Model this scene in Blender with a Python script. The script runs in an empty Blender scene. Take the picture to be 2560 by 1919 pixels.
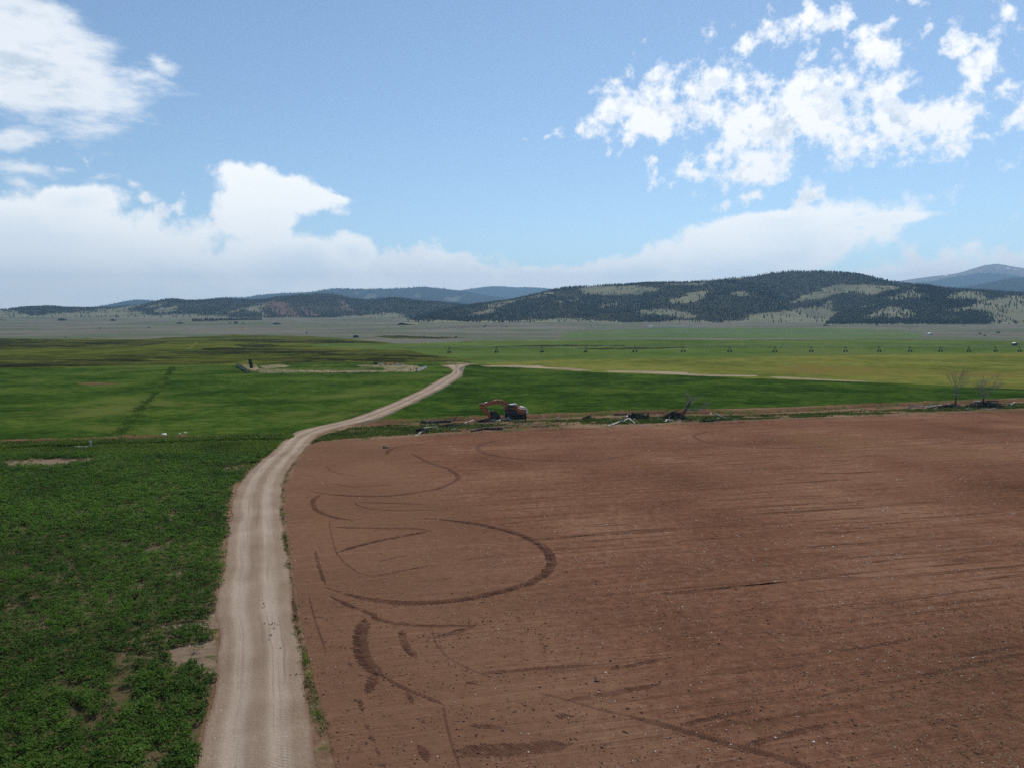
import bpy, math, random
import numpy as np
from mathutils import Vector, Matrix
from mathutils.geometry import tessellate_polygon

R = math.radians
rng = np.random.default_rng(7)
random.seed(7)
scene = bpy.context.scene
C = scene.collection

# ------------------------------------------------------------------ camera
F = 1971.0                 # focal length in photograph pixels (2560 wide)
CX, CY = 1280.0, 959.5
HORIZON = 800.0
PITCH = math.atan((CY - HORIZON) / F)
CAM_H = 17.0
cam_data = bpy.data.cameras.new('camera')
cam = bpy.data.objects.new('camera', cam_data)
C.objects.link(cam)
cam.location = (0, 0, CAM_H)
cam.rotation_euler = (math.pi / 2 - PITCH, 0, 0)
cam_data.sensor_width = 36.0
cam_data.lens = 36.0 * F / 2560.0
cam_data.clip_start = 0.5
cam_data.clip_end = 60000
scene.camera = cam

# ------------------------------------------------------------------ light
SUN_AZ, SUN_EL = R(24), R(52)      # azimuth to the right of the view, ahead of the camera
SUN_STRENGTH = 3.5
SKY_STRENGTH = 0.122
EXPOSURE = 0.1
sun_dir = Vector((math.sin(SUN_AZ) * math.cos(SUN_EL), math.cos(SUN_AZ) * math.cos(SUN_EL), math.sin(SUN_EL)))
sd = bpy.data.lights.new('sun', 'SUN')
sd.energy = SUN_STRENGTH
sd.angle = R(0.53)
sd.color = (1.0, 0.95, 0.88)
sun = bpy.data.objects.new('sun', sd)
C.objects.link(sun)
sun.rotation_euler = sun_dir.to_track_quat('Z', 'Y').to_euler()
sun.location = sun_dir * 200

vs = scene.view_settings
scene.display_settings.display_device = 'sRGB'
vs.view_transform = 'Standard'
vs.look = 'None'
vs.exposure = EXPOSURE
vs.gamma = 1.0
vs.use_curve_mapping = False
scene.cycles.max_bounces = 5
scene.cycles.diffuse_bounces = 2
scene.cycles.glossy_bounces = 2
scene.cycles.transmission_bounces = 3
scene.cycles.volume_bounces = 0
scene.cycles.use_denoising = False


def az_el(px, py):
    x, u = (px - CX) / F, (CY - py) / F
    y = math.cos(PITCH) + u * math.sin(PITCH)
    z = -math.sin(PITCH) + u * math.cos(PITCH)
    return math.atan2(x, y), math.atan2(z, math.hypot(x, y))


def build_world():
    w = bpy.data.worlds.new('World')
    scene.world = w
    w.use_nodes = True
    nt = w.node_tree
    N, L = nt.nodes, nt.links
    N.clear()

    def math_(op, a, b=None, c=None, clamp=False):
        n = N.new('ShaderNodeMath')
        n.operation = op
        n.use_clamp = clamp
        for i, v in enumerate((a, b, c)):
            if v is None:
                continue
            if isinstance(v, (int, float)):
                n.inputs[i].default_value = v
            else:
                L.new(v, n.inputs[i])
        return n.outputs[0]

    def vmath(op, a, b=None, scale=None):
        n = N.new('ShaderNodeVectorMath')
        n.operation = op
        for i, v in enumerate((a, b)):
            if v is None:
                continue
            if isinstance(v, tuple):
                n.inputs[i].default_value = v
            else:
                L.new(v, n.inputs[i])
        if scale is not None:
            n.inputs['Scale'].default_value = scale
        return n

    def smooth(v, lo, hi, o0=0.0, o1=1.0):
        n = N.new('ShaderNodeMapRange')
        n.interpolation_type = 'SMOOTHSTEP'
        n.inputs['From Min'].default_value = lo
        n.inputs['From Max'].default_value = hi
        n.inputs['To Min'].default_value = o0
        n.inputs['To Max'].default_value = o1
        L.new(v, n.inputs['Value'])
        return n.outputs[0]

    def noise(vec, scale, detail, rough=0.55, dist=0.0, col=False):
        n = N.new('ShaderNodeTexNoise')
        n.inputs['Scale'].default_value = scale
        n.inputs['Detail'].default_value = detail
        n.inputs['Roughness'].default_value = rough
        n.inputs['Distortion'].default_value = dist
        L.new(vec, n.inputs['Vector'])
        return n.outputs[1 if col else 0]

    out = N.new('ShaderNodeOutputWorld')
    sky = N.new('ShaderNodeTexSky')
    sky.sky_type = 'NISHITA'
    sky.sun_disc = False
    sky.sun_elevation = SUN_EL
    sky.sun_rotation = SUN_AZ
    sky.altitude = 1900
    sky.air_density = 1.0
    sky.dust_density = 0.7
    sky.ozone_density = 1.0
    bg = N.new('ShaderNodeBackground')
    bg.inputs['Strength'].default_value = SKY_STRENGTH
    tint = N.new('ShaderNodeVectorMath')
    tint.operation = 'MULTIPLY'
    tint.inputs[1].default_value = (0.96, 1.01, 0.98)
    L.new(sky.outputs[0], tint.inputs[0])
    L.new(tint.outputs[0], bg.inputs['Color'])

    tc = N.new('ShaderNodeTexCoord')
    d = vmath('NORMALIZE', tc.outputs['Generated']).outputs[0]
    sep = N.new('ShaderNodeSeparateXYZ')
    L.new(d, sep.inputs[0])
    az = math_('ARCTAN2', sep.outputs[0], sep.outputs[1])
    el = math_('ARCSINE', sep.outputs[2])
    comb = N.new('ShaderNodeCombineXYZ')
    L.new(az, comb.inputs[0])
    L.new(el, comb.inputs[1])
    V0 = comb.outputs[0]
    # organic warp of the cloud outlines
    wn = vmath('SUBTRACT', noise(d, 7.0, 5, 0.6, col=True), (0.5, 0.5, 0.5)).outputs[0]
    warp = vmath('MULTIPLY', wn, (0.085, 0.06, 0.0)).outputs[0]
    V = vmath('ADD', V0, warp).outputs[0]
    warp2 = vmath('MULTIPLY', wn, (0.03, 0.025, 0.0)).outputs[0]
    V2 = vmath('ADD', V0, warp2).outputs[0]

    def field(vec, ells):
        cur = None
        for (px, py, rx, ry, rot, wgt) in ells:
            a, e = az_el(px, py)
            m = N.new('ShaderNodeMapping')
            m.vector_type = 'TEXTURE'
            m.inputs['Location'].default_value = (a, e, 0)
            m.inputs['Rotation'].default_value = (0, 0, R(rot))
            m.inputs['Scale'].default_value = (rx / F, ry / F, 1)
            L.new(vec, m.inputs['Vector'])
            ln = vmath('LENGTH', m.outputs[0]).outputs['Value']
            v = math_('MULTIPLY_ADD', ln, -wgt, wgt)
            cur = v if cur is None else math_('SMOOTH_MAX', cur, v, 0.12) if False else math_('MAXIMUM', cur, v)
        return math_('MAXIMUM', cur, -1.5)

    crisp = [  # broken cumulus, right
        (1690, 280, 270, 95, 8, 1.0), (1980, 310, 330, 125, 10, 1.1), (2280, 300, 290, 85, -3, 1.0),
        (1640, 300, 190, 80, -5, .8), (1900, 400, 210, 75, 18, .9), (2090, 200, 170, 80, 25, .85),
        (2460, 170, 100, 55, 45, .8), (1830, 125, 60, 65, 30, .7), (1930, 80, 80, 38, 20, .7),
        (2070, 58, 75, 40, 20, .7), (2235, 155, 85, 55, -5, .75), (2400, 110, 80, 45, -30, .65),
        (2270, 14, 45, 30, 0, .8), (2535, 20, 40, 25, -10, .7), (2215, 82, 55, 30, 10, .6),
        (1860, 450, 75, 40, 10, .8), (1775, 408, 75, 30, 5, .7), (2040, 490, 90, 38, 8, .7),
        (1650, 412, 26, 16, 0, .7), (1740, 452, 45, 26, 0, .65), (2480, 340, 60, 26, 5, .6),
        (2010, 50, 28, 40, 0, .6), (1800, 520, 40, 22, 5, .7), (1880, 500, 60, 20, 10, .6),
        (1490, 365, 18, 10, 0, .5), (1360, 340, 14, 9, 0, .5), (1570, 460, 14, 9, 0, .5),
        (1150, 690, 160, 75, -8, 1.0), (1040, 650, 90, 60, 0, .9), (1330, 700, 260, 55, -2, 1.0),
        (2440, 690, 220, 60, 5, 1.0), (2280, 660, 110, 40, 0, .7), (2480, 655, 70, 35, 0, .7),
        (420, 520, 90, 30, -8, .62), (360, 490, 80, 25, 0, .5), (460, 535, 60, 22, 0, .55),
        # the same broken cloud goes on round the sky outside the view
        (3300, 230, 420, 140, 6, 1.0), (4700, 120, 420, 160, 10, 1.0),
        (-900, 330, 400, 130, -5, 1.0), (1300, -900, 500, 150, 10, .9),
        (2500, -700, 450, 150, -10, .9), (-100, -800, 480, 150, 10, .9), 
        ]
    streak = [(80, 150, 290, 150, -14, 1.1), (30, 110, 160, 110, 10, 1.0), (30, 240, 160, 70, -12, .9),
              (150, 60, 60, 80, 30, .6), (340, 180, 70, 22, -4, .5), (410, 155, 36, 24, -30, .45),
              (20, 345, 90, 30, 8, .7), (50, 415, 100, 22, -4, .7), (40, 445, 70, 22, -25, .55),
              (165, 418, 60, 14, 0, .55), (255, 440, 50, 20, 10, .5), (330, 455, 24, 18, 0, .5),
              (30, 20, 90, 40, -10, .7)]
    soft = [(60, 625, 470, 135, 0, 1.2), (190, 505, 140, 45, 5, .8), (370, 650, 260, 95, -14, 1.0),
            (690, 470, 195, 52, -11, 1.1), (610, 448, 85, 42, -14, 1.0), (800, 492, 105, 17, -4, 1.0), (640, 520, 105, 95, 10, 1.1),
            (750, 670, 230, 100, -8, 1.15), (880, 630, 85, 60, 0, .9),
            (1850, 640, 430, 95, 12, 1.15), (1950, 560, 200, 40, 4, 1.0), (2160, 555, 170, 22, 3, .9),
            (1600, 690, 320, 62, 8, 1.0), (1120, 695, 250, 72, -4, 1.1), (1380, 705, 220, 52, 0, 1.0), (300, 745, 700, 70, 0, 1.0), (2350, 720, 500, 60, 0, .9),
            (3300, 690, 900, 120, 0, 1.0), (-900, 680, 900, 140, 0, 1.0), (-2600, 700, 900, 110, 0, 1.0),
            (5200, 700, 900, 130, 0, 1.0)]

    offs = vmath('ADD', d, tuple(sun_dir * 0.018)).outputs[0]

    def fbm(vec, s1, detail, rough):
        return math_('SUBTRACT', noise(vec, s1, detail, rough), 0.5)

    # crisp cumulus
    f1 = field(V, crisp)
    halo = field(V, [(1990, 270, 640, 330, 6, 1.0), (1100, 690, 420, 90, 0, 1.0), (3600, 300, 1500, 420, 0, 1.0), (-1300, 200, 1200, 420, 0, 1.0), (1200, -1300, 2200, 700, 0, 1.0)])
    f1 = math_('MAXIMUM', f1, smooth(halo, 0.0, 0.3, -1.1, -0.22))
    n1 = fbm(d, 33.0, 9, 0.60)
    d1v = math_('MULTIPLY_ADD', n1, 2.6, math_('MULTIPLY', f1, 0.77))
    a1 = smooth(d1v, 0.06, 0.58)
    n1b = fbm(offs, 33.0, 5, 0.55)
    rel1 = math_('SUBTRACT', n1b, n1)
    core1 = smooth(d1v, 0.30, 0.80)
    sh1 = math_('MULTIPLY', math_('MULTIPLY', core1, smooth(el, 0.06, 0.13)), smooth(rel1, -0.05, 0.10), clamp=True)
    # streaky cloud, left
    md = N.new('ShaderNodeMapping')
    md.inputs['Rotation'].default_value = (0, R(14), 0)
    md.inputs['Scale'].default_value = (1, 1, 3.0)
    L.new(d, md.inputs['Vector'])
    f2 = field(V, streak)
    n2 = fbm(md.outputs[0], 13.0, 10, 0.62)
    d2v = math_('MULTIPLY_ADD', n2, 1.5, f2)
    a2 = smooth(d2v, 0.05, 0.62, 0, 0.93)
    sh2 = math_('MULTIPLY', smooth(d2v, 0.3, 1.0), smooth(n2, -0.02, 0.18), clamp=True)
    # soft far cloud banks
    f3 = field(V2, soft)
    n3 = fbm(d, 16.0, 9, 0.58)
    d3v = math_('MULTIPLY_ADD', n3, 1.0, math_('MULTIPLY_ADD', n1, 0.75, f3))
    a3 = smooth(d3v, 0.02, 0.34, 0, 0.94)
    n3b = noise(md.outputs[0], 5.0, 4, 0.5)
    low = smooth(el, 0.13, 0.0)
    sh3 = math_('MULTIPLY', smooth(d3v, 0.25, 1.0), math_('MULTIPLY_ADD', smooth(n3b, 0.35, 0.65), 0.6, math_('MULTIPLY', low, 0.4)), clamp=True)

    def cloud_shader(shade, white, grey, strength):
        mix = N.new('ShaderNodeMix')
        mix.data_type = 'RGBA'
        L.new(shade, mix.inputs[0])
        mix.inputs[6].default_value = (*white, 1)
        mix.inputs[7].default_value = (*grey, 1)
        b = N.new('ShaderNodeBackground')
        b.inputs['Strength'].default_value = strength
        L.new(mix.outputs[2], b.inputs['Color'])
        return b.outputs[0]

    cs3 = cloud_shader(sh3, (1.0, 0.995, 0.96), (0.76, 0.83, 0.88), 1.17)
    cs2 = cloud_shader(sh2, (0.86, 0.89, 0.92), (0.60, 0.68, 0.76), 1.08)
    cs1 = cloud_shader(sh1, (1.0, 1.0, 1.0), (0.62, 0.71, 0.82), 1.06)

    def mix_sh(a, b, fac):
        m = N.new('ShaderNodeMixShader')
        L.new(fac, m.inputs[0])
        L.new(a, m.inputs[1])
        L.new(b, m.inputs[2])
        return m.outputs[0]
    s = mix_sh(bg.outputs[0], cs3, a3)
    s = mix_sh(s, cs2, a2)
    s = mix_sh(s, cs1, a1)
    L.new(s, out.inputs['Surface'])
    w.cycles.sampling_method = 'MANUAL'
    w.cycles.sample_map_resolution = 1024


build_world()

# ------------------------------------------------------------------ helpers
SLOPE, KINK = 0.0175, 1080.0     # the plain is level, then rises gently towards the hills


def zg(Y):
    return SLOPE * np.maximum(0.0, np.asarray(Y, float) - KINK)


def unproject(px, py):
    """photograph pixels -> points on the plain (metres)"""
    px, py = np.asarray(px, float), np.asarray(py, float)
    x, u = (px - CX) / F, (CY - py) / F
    y = math.cos(PITCH) + u * math.sin(PITCH)
    z = -math.sin(PITCH) + u * math.cos(PITCH)
    sl = z / y                        # height change per metre of depth
    Y = np.where(CAM_H + sl * KINK > 0, (CAM_H + SLOPE * KINK) / np.maximum(SLOPE - sl, 1e-4), -CAM_H / np.minimum(sl, -1e-6))
    return np.stack([x / y * Y, Y, zg(Y)], -1)


def at(px, py, dz=0.0):
    p = unproject(px, py)
    return Vector((float(p[0]), float(p[1]), float(p[2]) + dz))


def project(P):
    P = np.asarray(P, float)
    x, y, z = P[..., 0], P[..., 1], P[..., 2] - CAM_H
    dep = y * math.cos(PITCH) - z * math.sin(PITCH)
    up = y * math.sin(PITCH) + z * math.cos(PITCH)
    dep = np.maximum(dep, 0.1)
    return np.stack([CX + F * x / dep, CY - F * up / dep], -1)


def _hash(ix, iy, seed):
    h = (ix.astype(np.int64) * 374761393 + iy.astype(np.int64) * 668265263 + seed * 982451653) & 0x7fffffff
    h = ((h ^ (h >> 13)) * 1274126177) & 0x7fffffff
    return ((h ^ (h >> 16)) & 0xffff) / 65535.0


def vnoise(x, y, seed=0):
    x, y = np.asarray(x, float), np.asarray(y, float)
    ix, iy = np.floor(x), np.floor(y)
    fx, fy = x - ix, y - iy
    fx, fy = fx * fx * (3 - 2 * fx), fy * fy * (3 - 2 * fy)
    a, b = _hash(ix, iy, seed), _hash(ix + 1, iy, seed)
    c, d = _hash(ix, iy + 1, seed), _hash(ix + 1, iy + 1, seed)
    return (a * (1 - fx) + b * fx) * (1 - fy) + (c * (1 - fx) + d * fx) * fy


def fbm(x, y, seed=0, octv=4, gain=0.5):
    s, a, t = 0.0, 1.0, 0.0
    for i in range(octv):
        s = s + a * vnoise(np.asarray(x) * 2 ** i, np.asarray(y) * 2 ** i, seed + i * 17)
        t += a
        a *= gain
    return s / t


def in_poly(px, py, poly):
    px, py = np.asarray(px, float), np.asarray(py, float)
    r = np.zeros(px.shape, bool)
    n = len(poly)
    for i in range(n):
        x1, y1 = poly[i]
        x2, y2 = poly[(i + 1) % n]
        if y1 == y2:
            continue
        c = ((y1 > py) != (y2 > py)) & (px < (x2 - x1) * (py - y1) / (y2 - y1) + x1)
        r ^= c
    return r


def Z(ox, oy, s):
    return lambda pts: [(ox + x / s, oy + y / s) for x, y in pts]


Z1 = Z(0, 640, 2.572)
Z2 = Z(860, 640, 2.572)
Z3 = Z(1700, 640, 2.572)
ZA = Z(0, 1080, 3.16)
ZB = Z(0, 1480, 2.572)
Z5 = Z(680, 1060, 2.765)
Z6 = Z(760, 1500, 2.458)
Z7 = Z(1660, 1400, 2.458)
Z8 = Z(1400, 1040, 1.907)


# ---------------------------------------------------------------- materials
class Mat:
    def __init__(self, name):
        self.m = bpy.data.materials.new(name)
        self.m.use_nodes = True
        self.nt = self.m.node_tree
        self.N, self.L = self.nt.nodes, self.nt.links
        self.b = self.N['Principled BSDF']
        self.b.inputs['Specular IOR Level'].default_value = 0.0
        self.b.inputs['Roughness'].default_value = 0.9

    def pos(self, scale=(1, 1, 1), rot=0.0):
        g = self.N.new('ShaderNodeNewGeometry')
        m = self.N.new('ShaderNodeMapping')
        m.vector_type = 'POINT'
        if rot:
            m0 = self.N.new('ShaderNodeMapping')
            m0.inputs['Rotation'].default_value = (0, 0, rot)
            self.L.new(g.outputs['Position'], m0.inputs['Vector'])
            self.L.new(m0.outputs[0], m.inputs['Vector'])
        else:
            self.L.new(g.outputs['Position'], m.inputs['Vector'])
        m.inputs['Scale'].default_value = scale
        return m.outputs[0]

    def objpos(self, scale=(1, 1, 1)):
        g = self.N.new('ShaderNodeTexCoord')
        m = self.N.new('ShaderNodeMapping')
        m.inputs['Scale'].default_value = scale
        self.L.new(g.outputs['Object'], m.inputs['Vector'])
        return m.outputs[0]

    def noise(self, vec, scale, detail=4, rough=0.55, dist=0.0):
        n = self.N.new('ShaderNodeTexNoise')
        n.inputs['Scale'].default_value = scale
        n.inputs['Detail'].default_value = detail
        n.inputs['Roughness'].default_value = rough
        n.inputs['Distortion'].default_value = dist
        self.L.new(vec, n.inputs['Vector'])
        return n.outputs[0]

    def voronoi(self, vec, scale):
        n = self.N.new('ShaderNodeTexVoronoi')
        n.inputs['Scale'].default_value = scale
        self.L.new(vec, n.inputs['Vector'])
        return n.outputs[0]

    def ramp(self, v, stops):
        n = self.N.new('ShaderNodeValToRGB')
        cr = n.color_ramp
        while len(cr.elements) < len(stops):
            cr.elements.new(0.5)
        for e, (p, c) in zip(cr.elements, stops):
            e.position = p
            e.color = (*c, 1) if len(c) == 3 else c
        self.L.new(v, n.inputs[0])
        return n.outputs[0]

    def rng(self, v, a, b, c=0.0, d=1.0):
        n = self.N.new('ShaderNodeMapRange')
        n.interpolation_type = 'SMOOTHSTEP'
        for k, x in zip(('From Min', 'From Max', 'To Min', 'To Max'), (a, b, c, d)):
            n.inputs[k].default_value = x
        self.L.new(v, n.inputs['Value'])
        return n.outputs[0]

    def math(self, op, a, b):
        n = self.N.new('ShaderNodeMath')
        n.operation = op
        for i, v in enumerate((a, b)):
            if isinstance(v, (int, float)):
                n.inputs[i].default_value = v
            else:
                self.L.new(v, n.inputs[i])
        return n.outputs[0]

    def mix(self, fac, a, b, mode='MIX'):
        n = self.N.new('ShaderNodeMix')
        n.data_type = 'RGBA'
        n.blend_type = mode
        for i, v in ((0, fac), (6, a), (7, b)):
            if isinstance(v, tuple):
                n.inputs[i].default_value = (*v, 1) if len(v) == 3 else v
            elif isinstance(v, (int, float)):
                n.inputs[i].default_value = v
            else:
                self.L.new(v, n.inputs[i])
        return n.outputs[2]

    def attr(self, name):
        n = self.N.new('ShaderNodeAttribute')
        n.attribute_name = name
        return n

    def color(self, c):
        if isinstance(c, tuple):
            self.b.inputs['Base Color'].default_value = (*c, 1)
        else:
            self.L.new(c, self.b.inputs['Base Color'])

    def bump(self, v, dist, strength=1.0):
        n = self.N.new('ShaderNodeBump')
        n.inputs['Strength'].default_value = strength
        n.inputs['Distance'].default_value = dist
        self.L.new(v, n.inputs['Height'])
        self.L.new(n.outputs[0], self.b.inputs['Normal'])


def grass_mat(name, cols, big, fine, bumpd=0.25, accent=None, ascale=0.02, fine_scale=1.2):
    """cols: dark, mid, light; two scales of natural variation"""
    m = Mat(name)
    p = m.pos((1, 1, 1))
    n1 = m.noise(p, big, 6, 0.6)
    n2 = m.noise(p, fine, 6, 0.65)
    v = m.math('ADD', m.math('MULTIPLY', n1, 0.55), m.math('MULTIPLY', n2, 0.45))
    c = m.ramp(v, [(0.41, cols[0]), (0.5, cols[1]), (0.59, cols[2])])
    if accent:
        n3 = m.noise(p, ascale, 7, 0.65, 0.6)
        c = m.mix(m.rng(n3, 0.53, 0.66), c, accent)
    m.color(c)
    n4 = m.noise(p, fine_scale, 5, 0.7)
    m.bump(n4, bumpd, 0.9)
    return m.m


def plain(name, c, rough=0.6, metal=0.0, spec=0.3, grain=0.25, scale=6.0, second=None):
    m = Mat(name)
    n = m.noise(m.objpos(), scale, 5, 0.65)
    dark = tuple(x * (1 - grain) for x in c)
    lite = tuple(min(1, x * (1 + grain)) for x in c)
    col = m.ramp(n, [(0.35, second or dark), (0.5, c), (0.68, lite)])
    m.color(col)
    m.b.inputs['Roughness'].default_value = rough
    m.b.inputs['Metallic'].default_value = metal
    m.b.inputs['Specular IOR Level'].default_value = spec
    m.bump(n, 0.01, 0.3)
    return m.m


def leaf_mat(name, dark, light, transl=0.35):
    m = Mat(name)
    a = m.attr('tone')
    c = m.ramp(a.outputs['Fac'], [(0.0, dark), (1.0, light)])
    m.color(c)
    m.b.inputs['Roughness'].default_value = 0.55
    m.b.inputs['Specular IOR Level'].default_value = 0.06
    t = m.N.new('ShaderNodeBsdfTranslucent')
    m.L.new(m.mix(1.0, c, (1.0, 1.15, 0.55), 'MULTIPLY'), t.inputs['Color'])
    mx = m.N.new('ShaderNodeMixShader')
    mx.inputs[0].default_value = transl
    m.L.new(m.b.outputs[0], mx.inputs[1])
    m.L.new(t.outputs[0], mx.inputs[2])
    m.L.new(mx.outputs[0], m.N['Material Output'].inputs['Surface'])
    return m.m


# ------------------------------------------------------------- mesh building
def link(name, me, mat=None, parent=None, loc=None):
    o = bpy.data.objects.new(name, me)
    C.objects.link(o)
    if mat is not None and me is not None and len(me.materials) == 0:
        for x in (mat if isinstance(mat, (list, tuple)) else [mat]):
            me.materials.append(x)
    if parent is not None:
        o.parent = parent
    if loc is not None:
        o.location = loc
    return o


def np_mesh(name, V, faces, smooth=False, attrs=None):
    """faces: (M,3) or (M,4) int array"""
    me = bpy.data.meshes.new(name)
    V = np.ascontiguousarray(V, np.float32)
    faces = np.ascontiguousarray(faces, np.int32)
    k = faces.shape[1]
    me.vertices.add(len(V))
    me.vertices.foreach_set('co', V.ravel())
    me.loops.add(faces.size)
    me.loops.foreach_set('vertex_index', faces.ravel())
    me.polygons.add(len(faces))
    me.polygons.foreach_set('loop_start', np.arange(0, faces.size, k, dtype=np.int32))
    if smooth:
        me.polygons.foreach_set('use_smooth', np.ones(len(faces), bool))
    for an, av in (attrs or {}).items():
        a = me.attributes.new(an, 'FLOAT', 'POINT')
        a.data.foreach_set('value', np.ascontiguousarray(av, np.float32))
    me.update(calc_edges=True)
    return me


class MB:
    def __init__(self):
        self.v, self.f = [], []

    def add(self, vs_, fs):
        b = len(self.v)
        self.v += [tuple(x) for x in vs_]
        self.f += [tuple(i + b for i in q) for q in fs]
        return self

    def box(self, c, s, rot=None):
        hx, hy, hz = s[0] / 2, s[1] / 2, s[2] / 2
        pts = [Vector((x, y, z)) for x in (-hx, hx) for y in (-hy, hy) for z in (-hz, hz)]
        if rot is not None:
            pts = [rot @ p for p in pts]
        c = Vector(c)
        return self.add([p + c for p in pts], [(0, 1, 3, 2), (4, 6, 7, 5), (0, 4, 5, 1), (2, 3, 7, 6), (0, 2, 6, 4), (1, 5, 7, 3)])

    def prism(self, prof, y0, y1):
        """side outline (x, z) thickened from y0 to y1"""
        n = len(prof)
        vs_ = [(x, y0, z) for x, z in prof] + [(x, y1, z) for x, z in prof]
        fs = [tuple(range(n)), tuple(range(2 * n - 1, n - 1, -1))]
        fs += [((i + 1) % n, i, n + i, n + (i + 1) % n) for i in range(n)]
        return self.add(vs_, fs)

    def tube(self, path, rad, n=7, cap=True):
        path = [Vector(p) for p in path]
        if isinstance(rad, (int, float)):
            rad = [rad] * len(path)
        b = len(self.v)
        prev = None
        for i, p in enumerate(path):
            t = (path[min(i + 1, len(path) - 1)] - path[max(i - 1, 0)])
            t = t.normalized() if t.length > 1e-9 else Vector((0, 0, 1))
            ref = Vector((0, 0, 1)) if abs(t.z) < 0.95 else Vector((1, 0, 0))
            u = t.cross(ref).normalized() if prev is None else (prev - t * prev.dot(t)).normalized()
            prev = u
            w = t.cross(u)
            for k in range(n):
                a = 2 * math.pi * k / n
                self.v.append(tuple(p + (u * math.cos(a) + w * math.sin(a)) * rad[i]))
        for i in range(len(path) - 1):
            for k in range(n):
                k2 = (k + 1) % n
                self.f.append((b + i * n + k, b + i * n + k2, b + (i + 1) * n + k2, b + (i + 1) * n + k))
        if cap:
            self.f.append(tuple(b + k for k in range(n - 1, -1, -1)))
            self.f.append(tuple(b + (len(path) - 1) * n + k for k in range(n)))
        return self

    def cyl(self, a, b, r, n=12):
        return self.tube([a, b], r, n)

    def build(self, name, mat, parent=None, loc=None, smooth=False, bevel=0.0):
        me = bpy.data.meshes.new(name)
        me.from_pydata(self.v, [], self.f)
        if smooth:
            for p in me.polygons:
                p.use_smooth = len(p.vertices) == 4
        me.update()
        o = link(name, me, mat, parent, loc)
        if bevel:
            md = o.modifiers.new('bevel', 'BEVEL')
            md.width = bevel
            md.segments = 2
            md.limit_method = 'ANGLE'
        return o


def tag(o, label=None, cat=None, group=None, kind=None):
    for k, v in (('label', label), ('category', cat), ('group', group), ('kind', kind)):
        if v:
            o[k] = v
    return o


def empty(name, loc, rz=0.0):
    o = bpy.data.objects.new(name, None)
    C.objects.link(o)
    o.empty_display_size = 0.5
    o.location = loc
    o.rotation_euler = (0, 0, rz)
    return o


def copy_tree(o, parent=None):
    c = o.copy()
    C.objects.link(c)
    c.parent = parent
    for ch in o.children:
        copy_tree(ch, c)
    return c


def wobble(pts, ax, ay, step, seed):
    """natural, uneven outline: subdivide a pixel outline and let it wander"""
    out = []
    n = len(pts)
    for i in range(n):
        (x1, y1), (x2, y2) = pts[i], pts[(i + 1) % n]
        k = max(1, int(math.hypot(x2 - x1, (y2 - y1)) / step))
        k = min(k, 500)
        for j in range(k):
            t = j / k
            out.append((x1 + (x2 - x1) * t, y1 + (y2 - y1) * t))
    a = np.array(out)
    s = np.arange(len(a)) * 0.23
    dx = (fbm(s, s * 0 + seed * 3.1, seed, 4, 0.6) - 0.5) * 2 * ax
    dy = (fbm(s, s * 0 + seed * 5.7 + 40, seed + 5, 4, 0.6) - 0.5) * 2 * ay
    a[:, 0] += dx
    a[:, 1] += dy
    return a


def sheet(name, outline, mat, z, seed=1, ax=3.0, ay=0.8, step=5.0, kind='structure', parent=None):
    a = wobble(outline, ax, ay, step, seed)
    P = unproject(a[:, 0], a[:, 1])
    P[:, 2] += z
    tris = tessellate_polygon([[Vector((p[0], p[1], 0)) for p in P]])
    tris = np.array(tris, np.int32)
    # face up
    A, B, D = P[tris[:, 0]], P[tris[:, 1]], P[tris[:, 2]]
    nz = (B[:, 0] - A[:, 0]) * (D[:, 1] - A[:, 1]) - (B[:, 1] - A[:, 1]) * (D[:, 0] - A[:, 0])
    tris[nz < 0] = tris[nz < 0][:, ::-1]
    o = link(name, np_mesh(name, P, tris), mat, parent)
    if parent is None:
        o['kind'] = kind
    return o

# ------------------------------------------------------------ land: materials
def sage_material():
    m = Mat('sage_plain')
    p = m.pos()
    n1 = m.noise(p, 0.006, 7, 0.6)
    n2 = m.noise(p, 0.12, 6, 0.7)
    v = m.math('ADD', m.math('MULTIPLY', n1, 0.5), m.math('MULTIPLY', n2, 0.5))
    c = m.ramp(v, [(0.36, (0.082, 0.084, 0.062)), (0.5, (0.142, 0.134, 0.106)), (0.62, (0.19, 0.178, 0.138))])
    n3 = m.noise(p, 0.004, 6, 0.6, 0.4)
    c = m.mix(m.rng(n3, 0.47, 0.62, 0, 0.75), c, (0.085, 0.12, 0.058))
    m.color(c)
    m.bump(n2, 0.5, 0.8)
    return m.m


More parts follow.
